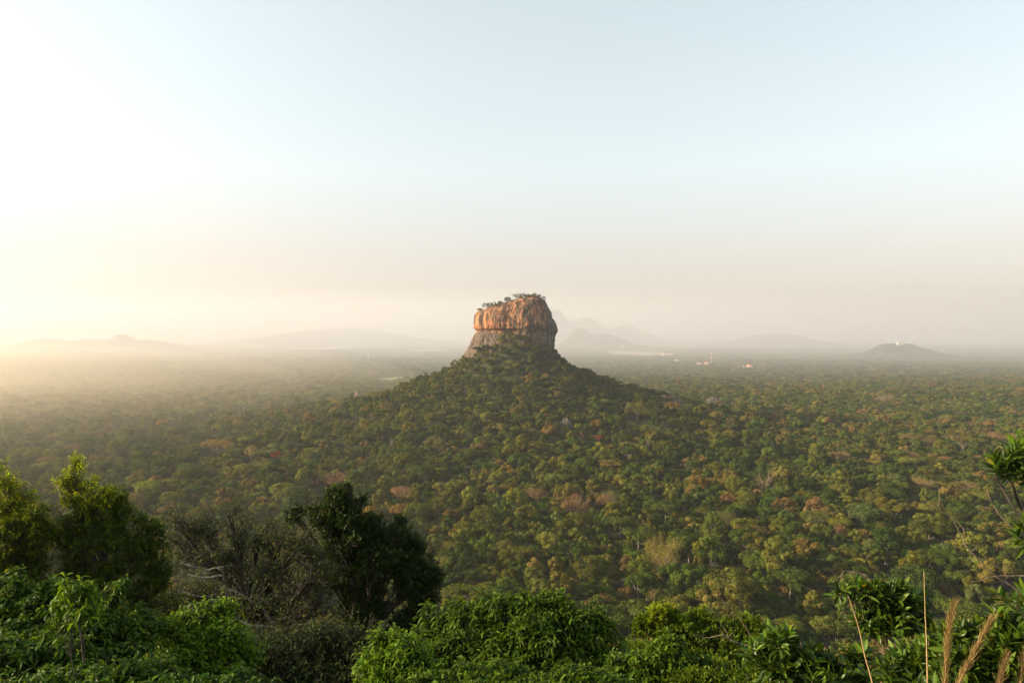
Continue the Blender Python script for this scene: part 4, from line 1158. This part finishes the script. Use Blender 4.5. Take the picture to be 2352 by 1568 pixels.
# bushes along the bottom
plant("broadleaf_bush", "deep green whorl-leaved bush filling the bottom corner under the leafy trees", "bush", 130, 9.5,
      [(20, 1350, 26, 26, .6), (12, 1420, 60, 50, .4), (70, 1400, 50, 40, .6), (120, 1380, 40, 40, .8), (190, 1395, 50, 40, 1.0), (270, 1370, 18, 34, 1.0), (280, 1430, 44, 36, .8), (180, 1450, 70, 46, .3),
       (80, 1480, 80, 50, 0), (20, 1540, 90, 50, -.6), (150, 1540, 90, 50, -.4), (260, 1510, 70, 50, .3), (330, 1460, 40, 40, .8), (60, 1395, 60, 40, 2.2), (150, 1400, 60, 36, 2.4), (320, 1545, 60, 40, 0)],
      "whorl", 15000, M_GREEN, "bushes along the viewpoint's edge", tuft=0.72, seed=25, yellow=0.012, twigs=0.7, up=0.8)
plant("sapling", "slender sapling with yellow-tipped leaf whorl rising out of the corner bush", "sapling", 180, 8.2,
      [(166, 1352, 20, 18, 0), (170, 1376, 34, 20, 0), (150, 1395, 30, 14, .1), (178, 1400, 30, 18, 0), (120, 1410, 16, 12, 0), (140, 1440, 20, 14, .1), (200, 1420, 20, 16, .1)], "whorl", 420, M_BRIGHT, seed=26, yellow=0.0, twigs=0.6, up=0.6,
      paths=[([(192, 1520), (188, 1460), (178, 1420), (168, 1370)], .018, .008)], paths_mat=TWIG, rtrunk=0.012)
plant("feathery_bush", "fresh green feathery bush bright at its rounded top below the sparse grey tree", "bush", 440, 11.0,
      [(485, 1415, 34, 18, .3), (460, 1432, 50, 24, .2), (430, 1450, 50, 26, .2), (530, 1465, 34, 20, 0), (400, 1475, 46, 26, 0), (480, 1480, 60, 30, 0), (545, 1490, 26, 26, .1), (360, 1500, 26, 24, .2),
       (440, 1520, 80, 40, -.2), (520, 1530, 50, 40, 0), (360, 1545, 60, 36, -.2), (450, 1570, 100, 36, -.4)], "fine", 12500, M_BRIGHT, "bushes along the viewpoint's edge", tuft=0.72, seed=27, twigs=0.6, up=0.35, L=1.05)
plant("drooping_bush", "wide green bush of long drooping leaves at the middle of the bottom edge", "bush", 1150, 11.5,
      [(1128, 1392, 26, 20, .2), (1160, 1402, 44, 22, .2), (1250, 1385, 40, 22, .3), (1290, 1395, 44, 24, .3), (1080, 1420, 50, 26, .3), (1020, 1428, 40, 26, .5), (988, 1412, 12, 18, .5), (1200, 1420, 70, 30, 0),
       (1330, 1420, 50, 28, .2), (1290, 1445, 60, 34, 0), (1380, 1450, 34, 30, .2), (1110, 1460, 90, 36, 0), (1000, 1475, 60, 40, .3), (1230, 1480, 90, 40, -.2), (1360, 1490, 60, 40, 0), (1060, 1510, 90, 40, -.2),
       (1180, 1530, 110, 44, -.5), (1330, 1545, 100, 44, -.4), (1000, 1545, 70, 40, -.2), (1420, 1530, 40, 50, .2)], "droop", 15000, M_DROOP, "bushes along the viewpoint's edge", tuft=0.72, seed=28, twigs=0.4, up=0.45)
plant("feathery_bush", "light green feathery bush at the foot of the wide drooping-leaved bush", "bush", 900, 10.0,
      [(900, 1488, 30, 16, 0), (925, 1505, 40, 24, 0), (885, 1515, 34, 26, 0), (940, 1535, 50, 30, 0), (880, 1550, 44, 30, 0), (930, 1575, 80, 30, -.2)], "fine", 6500, M_BRIGHT, "bushes along the viewpoint's edge", tuft=0.72, seed=29, twigs=0.5, up=0.35, L=0.95)
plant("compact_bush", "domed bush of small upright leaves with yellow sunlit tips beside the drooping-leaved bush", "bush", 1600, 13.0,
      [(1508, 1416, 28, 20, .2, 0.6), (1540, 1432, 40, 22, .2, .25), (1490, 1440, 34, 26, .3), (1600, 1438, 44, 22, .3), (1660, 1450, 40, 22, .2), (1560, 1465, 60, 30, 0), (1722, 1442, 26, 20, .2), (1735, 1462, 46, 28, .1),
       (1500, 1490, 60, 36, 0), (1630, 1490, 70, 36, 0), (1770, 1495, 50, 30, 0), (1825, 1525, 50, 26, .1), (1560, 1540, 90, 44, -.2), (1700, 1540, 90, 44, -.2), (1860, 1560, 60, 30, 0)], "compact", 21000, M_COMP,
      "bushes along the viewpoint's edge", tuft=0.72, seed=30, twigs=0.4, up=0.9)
plant("drooping_bush", "smaller drooping-leaved bush in front of the compact yellow-tipped bush", "bush", 1500, 9.5,
      [(1480, 1520, 44, 24, 0), (1540, 1508, 40, 22, 0), (1450, 1550, 50, 30, 0), (1530, 1548, 60, 34, 0), (1590, 1552, 40, 28, 0)], "droop", 3600, M_DROOP, "bushes along the viewpoint's edge", seed=31, twigs=0.4, up=0.4)

plant("dark_thicket", "dark tangled thicket at the bottom edge between the two feathery bushes", "bush", 740, 12.5,
      [(640, 1510, 60, 40, 0), (720, 1490, 60, 44, .2), (790, 1500, 60, 44, .2), (840, 1480, 40, 40, .5), (600, 1560, 60, 40, 0), (680, 1560, 70, 44, -.2), (770, 1570, 80, 44, -.2), (840, 1560, 60, 44, 0), (560, 1510, 50, 40, .3), (720, 1610, 140, 40, -.3)], "sparse", 12000, M_THICK,
      "bushes along the viewpoint's edge", seed=33, twigs=1.0, L=1.0)
for nm_, lb_, fx_, d_, cl_, st_, n_, m_, sd_ in (
    ("broadleaf_bush", "deep green whorl-leaved bush low at the edge under the feathery rounded bush", 330, 8.2, [(200, 1580, 90, 30, 0), (300, 1580, 80, 34, 0), (400, 1600, 90, 30, 0), (520, 1600, 80, 34, 0), (80, 1600, 90, 34, 0)], "whorl", 5200, M_GREEN, 34),
    ("drooping_bush", "lowest drooping-leaved bush cut by the bottom edge below the wide one", 1150, 8.6, [(980, 1600, 70, 34, 0), (1080, 1590, 80, 36, 0), (1200, 1585, 90, 34, 0), (1320, 1590, 80, 34, 0), (1420, 1600, 70, 34, 0)], "droop", 4200, M_DROOP, 35),
    ("compact_bush", "low compact bush at the bottom edge beneath the forked dead branch", 1690, 9.0, [(1620, 1590, 60, 34, 0), (1700, 1575, 70, 36, 0), (1780, 1590, 70, 34, 0), (1900, 1600, 90, 34, 0), (2010, 1590, 60, 30, 0)], "compact", 7000, M_COMP, 36)):
    plant(nm_, lb_, "bush", fx_, d_, cl_, st_, n_, m_, "bushes along the viewpoint's edge", seed=sd_, twigs=0.4, up=0.6)

# dead forked branch over the compact bush
def dead_branch(name, label, d, paths, mat, foot, cat="dead branch"):
    base = np.array([(foot - CXP) / F * d, d, 0.0]); base[2] = land1(base[0], d)
    mb = MB(); r_ = np.random.default_rng(int(foot))
    for pts, r0, r1 in paths: limb(mb, [at(x, y, d + (q[0] if q else 0)) - base for x, y, *q in pts], r0 * 0.75, r1 * 0.75, r_, k=6)
    o = mb.build(name, mat, None, tuple(base), smooth=True)
    return tag(o, label, cat)
SX = 0.1637
def q5(*pts): return [(1575 + a * SX, 1358 + b * SX) for a, b in pts]
dead_branch("dead_branch", "forked dead grey-brown branch reaching over the compact yellow-tipped bush", 7.6,
    [(q5((1290, 1060), (1200, 1010), (1080, 920), (960, 860), (880, 810)) , .034, .020), (q5((1205, 980), (1190, 900), (1080, 800), (920, 765), (780, 740), (620, 670)), .016, .012),
     (q5((610, 665), (520, 610), (400, 630), (280, 645), (100, 595)), .011, .004), (q5((620, 665), (570, 560), (500, 450), (430, 375)), .008, .003), (q5((560, 620), (490, 540), (445, 490)), .007, .003),
     (q5((960, 850), (965, 740), (900, 600), (800, 430), (700, 310), (600, 200), (480, 90)), .011, .003), (q5((780, 400), (785, 355)), .004, .003), (q5((600, 210), (650, 200)), .005, .003),
     (q5((560, 620), (520, 670), (480, 710)), .005, .003), (q5((625, 660), (640, 590), (680, 600)), .006, .003), (q5((1300, 1070), (1500, 1200), (1700, 1400), (1800, 1900)), .034, .05)], DEADWOOD, 1860)
dead_branch("dead_twig", "short bare twig sticking up beside the forked dead branch", 6.8,
    [(q5((1320, 660), (1400, 610), (1450, 550), (1510, 455)), .009, .006), (q5((1680, 1030), (1660, 900), (1630, 760), (1580, 640), (1530, 585)), .009, .004), (q5((1780, 1030), (1720, 900), (1660, 850)), .009, .005),
     (q5((1800, 980), (1890, 900), (1920, 850), (1960, 775)), .009, .004), (q5((1180, 650), (1300, 720), (1450, 830), (1600, 980)), .007, .008), (q5((1320, 660), (1360, 800), (1480, 1000), (1700, 1300), (1800, 1900)), .009, .02),
     (q5((1680, 1030), (1780, 1040), (1840, 1200), (1800, 1900)), .012, .02)], TANWOOD, 1880, "dead twig")

# leathery shrubs of the shady side
plant("leathery_shrub", "leathery leaved shrub leaning out under a bare hooked twig", "shrub", 2110, 6.2,
      [(1955, 1368, 34, 12, 0), (1985, 1352, 14, 14, 0), (2030, 1378, 30, 22, 0), (2070, 1372, 22, 14, .1), (2095, 1395, 20, 20, .1), (2000, 1400, 30, 18, .1), (2050, 1410, 40, 26, 0), (2000, 1428, 26, 22, .1), (2040, 1445, 34, 16, 0), (2090, 1440, 24, 26, .1), (1990, 1450, 20, 16, 0)],
      "leather", 1900, M_LEATH, "leathery leaved shrubs", tuft=0.8, L=0.9, seed=41, twigs=1.0, up=0.7, yellow=0.004, bark=TANWOOD, rtrunk=0.03,
      paths=[([(1938, 1310), (1968, 1316), (1988, 1322), (2004, 1342), (2022, 1358), (2044, 1380), (2080, 1420), (2110, 1450), (2142, 1484), (2160, 1540), (2160, 1650)], .006, .026),
             ([(1938, 1310), (1934, 1318), (1922, 1330), (1912, 1336)], .004, .0025), ([(1936, 1318), (1925, 1340), (1920, 1350)], .004, .0025), ([(2016, 1352), (2020, 1344), (2022, 1335)], .004, .002),
             ([(2075, 1440), (2095, 1460), (2104, 1482)], .007, .009), ([(2050, 1470), (2070, 1500), (2082, 1540), (2086, 1620)], .009, .013), ([(2080, 1460), (2078, 1500), (2090, 1545), (2092, 1620)], .007, .011)], paths_mat=DEADWOOD)
plant("leathery_shrub", "low leathery shrub with upright leaves by the forked dead branch", "shrub", 1800, 5.6,
      [(1800, 1500, 26, 26, 0), (1835, 1530, 40, 24, 0), (1790, 1545, 44, 26, 0), (1870, 1545, 30, 26, 0), (1920, 1560, 40, 20, 0), (1840, 1572, 80, 24, -.1), (1962, 1550, 20, 26, 0)], "leather", 1500, M_LEATH, "leathery leaved shrubs", seed=42, twigs=0.8, up=0.9, bark=TANWOOD, rtrunk=0.02)
plant("leathery_shrub", "leathery shrub behind the tan grass plumes reaching the picture's corner", "shrub", 2260, 5.0,
      [(2170, 1490, 30, 26, .2), (2215, 1480, 34, 24, .1), (2300, 1470, 30, 30, 0), (2335, 1450, 30, 30, 0), (2290, 1510, 60, 36, 0), (2345, 1500, 40, 40, 0), (2220, 1530, 60, 36, 0), (2130, 1545, 50, 30, .2), (2080, 1550, 40, 24, .3),
       (2320, 1560, 70, 36, -.1), (2180, 1575, 90, 26, 0), (2040, 1570, 40, 20, .2)], "leather", 3600, M_LEATH, "leathery leaved shrubs", seed=43, twigs=0.7, up=0.8, yellow=0.004, bark=TANWOOD, rtrunk=0.03)
plant("leathery_tree", "leathery leaved branch with upturned shiny leaves entering from the shady picture edge", "tree", 2800, 4.4,
      [(2308, 1074, 16, 12, 0), (2284, 1094, 10, 7, 0), (2318, 1094, 14, 7, 0), (2352, 1045, 12, 18, 0), (2356, 1088, 14, 14, 0), (2356, 1115, 14, 9, 0), (2346, 1232, 14, 14, 0), (2342, 1396, 18, 12, 0), (2390, 1060, 40, 50, .1), (2400, 1240, 40, 40, .1), (2400, 1400, 40, 40, .1)],
      "leather", 800, M_LEATH, L=0.85, seed=44, twigs=0.7, up=0.8, yellow=0.01, bark=TWIG, rtrunk=0.014,
      paths=[([(2275, 1103), (2300, 1098), (2330, 1090), (2380, 1090), (2430, 1140)], .004, .012)], paths_mat=TWIG)
# bare branches dangling at the shady side: a dead limb of that height, each a continuous fork
SY = 0.375
def q8(*pts): return [(2030 + a * SY, 980 + b * SY) for a, b in pts]
dead_branch("bare_branch", "dangling bare branch bending down across the canopy near the shady picture edge", 5.2,
    [(q8((310, 480), (360, 520), (440, 570), (490, 630), (487, 690), (510, 735), (560, 790), (640, 870), (710, 930), (780, 970), (850, 1020), (960, 1100)), .004, .012),
     (q8((335, 490), (340, 430), (338, 366)), .004, .002), (q8((478, 680), (430, 675), (365, 665)), .004, .002), (q8((470, 670), (450, 620), (425, 570)), .005, .002), (q8((440, 680), (436, 740)), .002, .001),
     (q8((540, 780), (640, 820), (730, 880), (760, 910), (860, 915), (960, 930)), .006, .010), (q8((760, 910), (680, 915), (610, 935), (536, 950)), .007, .003), (q8((650, 925), (610, 900), (550, 880), (450, 885)), .004, .002),
     (q8((560, 800), (520, 830), (470, 830)), .003, .0015), (q8((600, 840), (620, 800), (625, 790)), .003, .001), (q8((710, 930), (660, 900), (590, 860)), .003, .002), (q8((730, 870), (740, 840), (760, 890)), .002, .001)], DEADWOOD, 2400, "bare branch")
dead_branch("bare_branch", "upper bare branch with short spurs pointing up beside the leathery leaf tuft", 4.8,
    [(q8((632, 380), (650, 440), (690, 510), (740, 570), (790, 620), (850, 670), (960, 740)), .004, .010), (q8((640, 420), (620, 425)), .003, .002), (q8((700, 530), (720, 490), (770, 465)), .003, .0015),
     (q8((715, 530), (780, 525), (850, 500)), .003, .002), (q8((740, 570), (745, 545)), .003, .002)], DEADWOOD, 2420, "bare branch")

# dry grass stalks and plumes
STRAW = plain_mat("straw", (0.30, 0.19, 0.08), (0.42, 0.29, 0.14), scale=30, rough=0.8)
M_PLUME = leafmat("plume_hairs", (0.23, 0.16, 0.065), 0.35, 0.1, 0.7)
def stalk(label, d, pts, r0, r1):
    base = at(pts[0][0], pts[0][1], d); g_ = land1(base[0], d)
    foot = np.array([base[0], d, min(g_, base[2] - 0.4)])
    q_ = [at(x, y, d) for x, y in pts]; q_ = [q_[0] + (q_[0] - q_[1]) / np.linalg.norm(q_[0] - q_[1]) * 0.9] + q_
    foot = np.array(q_[0])
    mb = MB(); limb(mb, [p_ - foot for p_ in q_], r0, r1, np.random.default_rng(int(pts[0][0])), knots=0.03, k=6)
    o = mb.build("grass_stalk", STRAW, None, tuple(foot), smooth=True)
    return tag(o, label, "grass stalk", "dry stalks by the viewpoint")
stalk("straight upright dry stalk standing bare against the dark canopy", 3.4, [(2130, 1568), (2128, 1480), (2125, 1400), (2122, 1312)], .0036, .0012)
stalk("slanting dry stalk crossing in front of the leaning leathery shrub", 3.8, [(2004, 1568), (1988, 1510), (1972, 1440), (1956, 1390), (1948, 1368)], .0040, .0014)
def plume(label, d, pts, wpx, n, seed):
    r_ = np.random.default_rng(seed)
    p = smooth_path([at(x, y, d) for x, y in pts], 10); b0 = p[0]
    foot = np.array([b0[0] - 0.05, d, min(land1(b0[0], d), b0[2] - 0.4)])
    pe = p[0] + (p[0] - p[4]) / np.linalg.norm(p[0] - p[4]) * 0.8; foot = np.array(pe)
    root = thing("grass_plume", label, "grass plume", tuple(foot), 0.0, "feathery grass plumes by the viewpoint")
    mb = MB(); limb(mb, [np.zeros(3)] + [at(x, y, d) - foot for x, y in pts], .004, .0012, None, k=5); mb.build("stem", STRAW, root, smooth=True)
    q = p - foot; m = len(q); tan = unit(np.gradient(q, axis=0))
    k = np.clip((r_.beta(1.3, 1.2, n) * (m - 1)).astype(int), 0, m - 1)
    wid = wpx / F * d * np.sin(np.clip(k / (m - 1.0) * 0.9 + 0.1, 0, 1) * np.pi) ** 0.6
    rd = unit(r_.normal(size=(n, 3))); rd = unit(rd - tan[k] * (rd * tan[k]).sum(1, keepdims=True))
    a0 = q[k] + rd * (wid * r_.uniform(0, 0.75, n) ** 1.2)[:, None]
    dr = unit(tan[k] + rd * 0.22 + r_.normal(size=(n, 3)) * 0.12)
    L_ = r_.uniform(0.02, 0.065, (n, 1)); s = unit(np.cross(dr, r_.normal(size=(n, 3)))) * 0.0011
    v = np.stack([a0 - s, a0 + s, a0 + dr * L_ + s * 0.3, a0 + dr * L_ - s * 0.3], 1).reshape(-1, 3)
    kk = np.arange(n) * 4; mb = MB(); mb.add(v, np.stack([kk, kk + 1, kk + 2, kk + 3], -1), np.repeat(r_.uniform(0.65, 1.25, (n, 1)) * np.ones((1, 3)), 4, 0))
    mb.build("plume_hairs", M_PLUME, root, tintattr=True)
plume("tallest upright tan feathery grass plume by the straight dry stalk", 3.0, [(2168, 1600), (2172, 1540), (2176, 1480), (2182, 1430), (2190, 1390)], 6, 620, 1)
plume("slanting tan feathery grass plume next to the tallest upright one", 2.9, [(2190, 1600), (2210, 1550), (2236, 1500), (2262, 1450), (2275, 1425)], 6, 620, 2)
plume("low tan feathery grass plume cut by the bottom edge", 2.9, [(2285, 1610), (2294, 1570), (2302, 1535), (2310, 1510)], 5.5, 340, 3)
plume("thin tan grass plume at the very corner of the picture", 2.9, [(2338, 1610), (2344, 1560), (2350, 1520), (2354, 1495)], 5, 180, 4)

# ------------------------------------------------------------------ the morning haze
def air(name, dens, g, col=(0.68, 0.69, 0.735)):
    hm, nt, out = new_mat(name)
    pv = nd(nt, "ShaderNodeVolumePrincipled")
    pv.inputs["Color"].default_value = (*col, 1)
    pv.inputs["Density"].default_value = dens
    pv.inputs["Density Attribute"].default_value = ""
    pv.inputs["Anisotropy"].default_value = g
    nt.links.new(pv.outputs[0], out.inputs["Volume"])
    return hm
zlo = float(gz.min()) - 1.0
mb = MB(); R_ = 18500.0
mb.box(-R_, R_, -R_, R_, zlo, 640.0)
hz = mb.build("haze", air("morning_haze", HAZE_D, 0.45))
tag(hz, "pale morning haze lying over the whole plain", "haze", kind="stuff")
def mist(cx, cy, cz, a, b, c, dens, label, g=0.55, col=(0.68, 0.69, 0.735)):
    A = np.linspace(0, 2 * np.pi, 96, endpoint=False); T = np.linspace(-np.pi / 2, np.pi / 2, 42)[1:-1]
    TT_, AA_ = np.meshgrid(T, A, indexing='ij')
    v = np.stack([cx + np.cos(AA_) * np.cos(TT_) * a, cy + np.sin(AA_) * np.cos(TT_) * b, cz + np.sin(TT_) * c], -1).reshape(-1, 3)
    m_ = len(T); i, j = np.meshgrid(np.arange(m_ - 1), np.arange(96), indexing='ij'); j2 = (j + 1) % 96
    f = np.stack([i * 96 + j, i * 96 + j2, (i + 1) * 96 + j2, (i + 1) * 96 + j], -1).reshape(-1, 4)
    v = np.concatenate([v, [[cx, cy, cz - c], [cx, cy, cz + c]]]); n_ = len(v)
    jj = np.arange(96); jn = (jj + 1) % 96
    f3 = np.concatenate([np.stack([jj, np.full(96, n_ - 2), jn], -1), np.stack([(m_ - 1) * 96 + jj, (m_ - 1) * 96 + jn, np.full(96, n_ - 1)], -1)])
    o = add_obj("mist", mesh_np("mist", v, [f3, f], [air("mist_air", dens, g, col)]))
    tag(o, label, "mist", kind="stuff")
for k_, (hc, word) in enumerate(((640, "thinnest uppermost"), (570, "thin upper"), (500, "upper middle"), (420, "lower middle"), (340, "low"), (260, "lowest"))):
    mist(0, 10250 - 60 * k_, 0, 15200 - 250 * k_, 8150 + 60 * k_, hc, FAR_D, word + " layer of the pale mist over the far plain and hills", 0.12)
for k_, word in enumerate(("widest", "wide", "middle", "inner")):
    mist(-1500 - 110 * k_, 1440, 0, 1380 - 190 * k_, 1280 - 170 * k_, 175 - 22 * k_, LEFT_D * 0.27, word + " layer of the low golden mist bank on the sunny side plain", 0.5, (0.92, 0.82, 0.66))  # the sun's warm glow is tinted into this bank's scatter colour
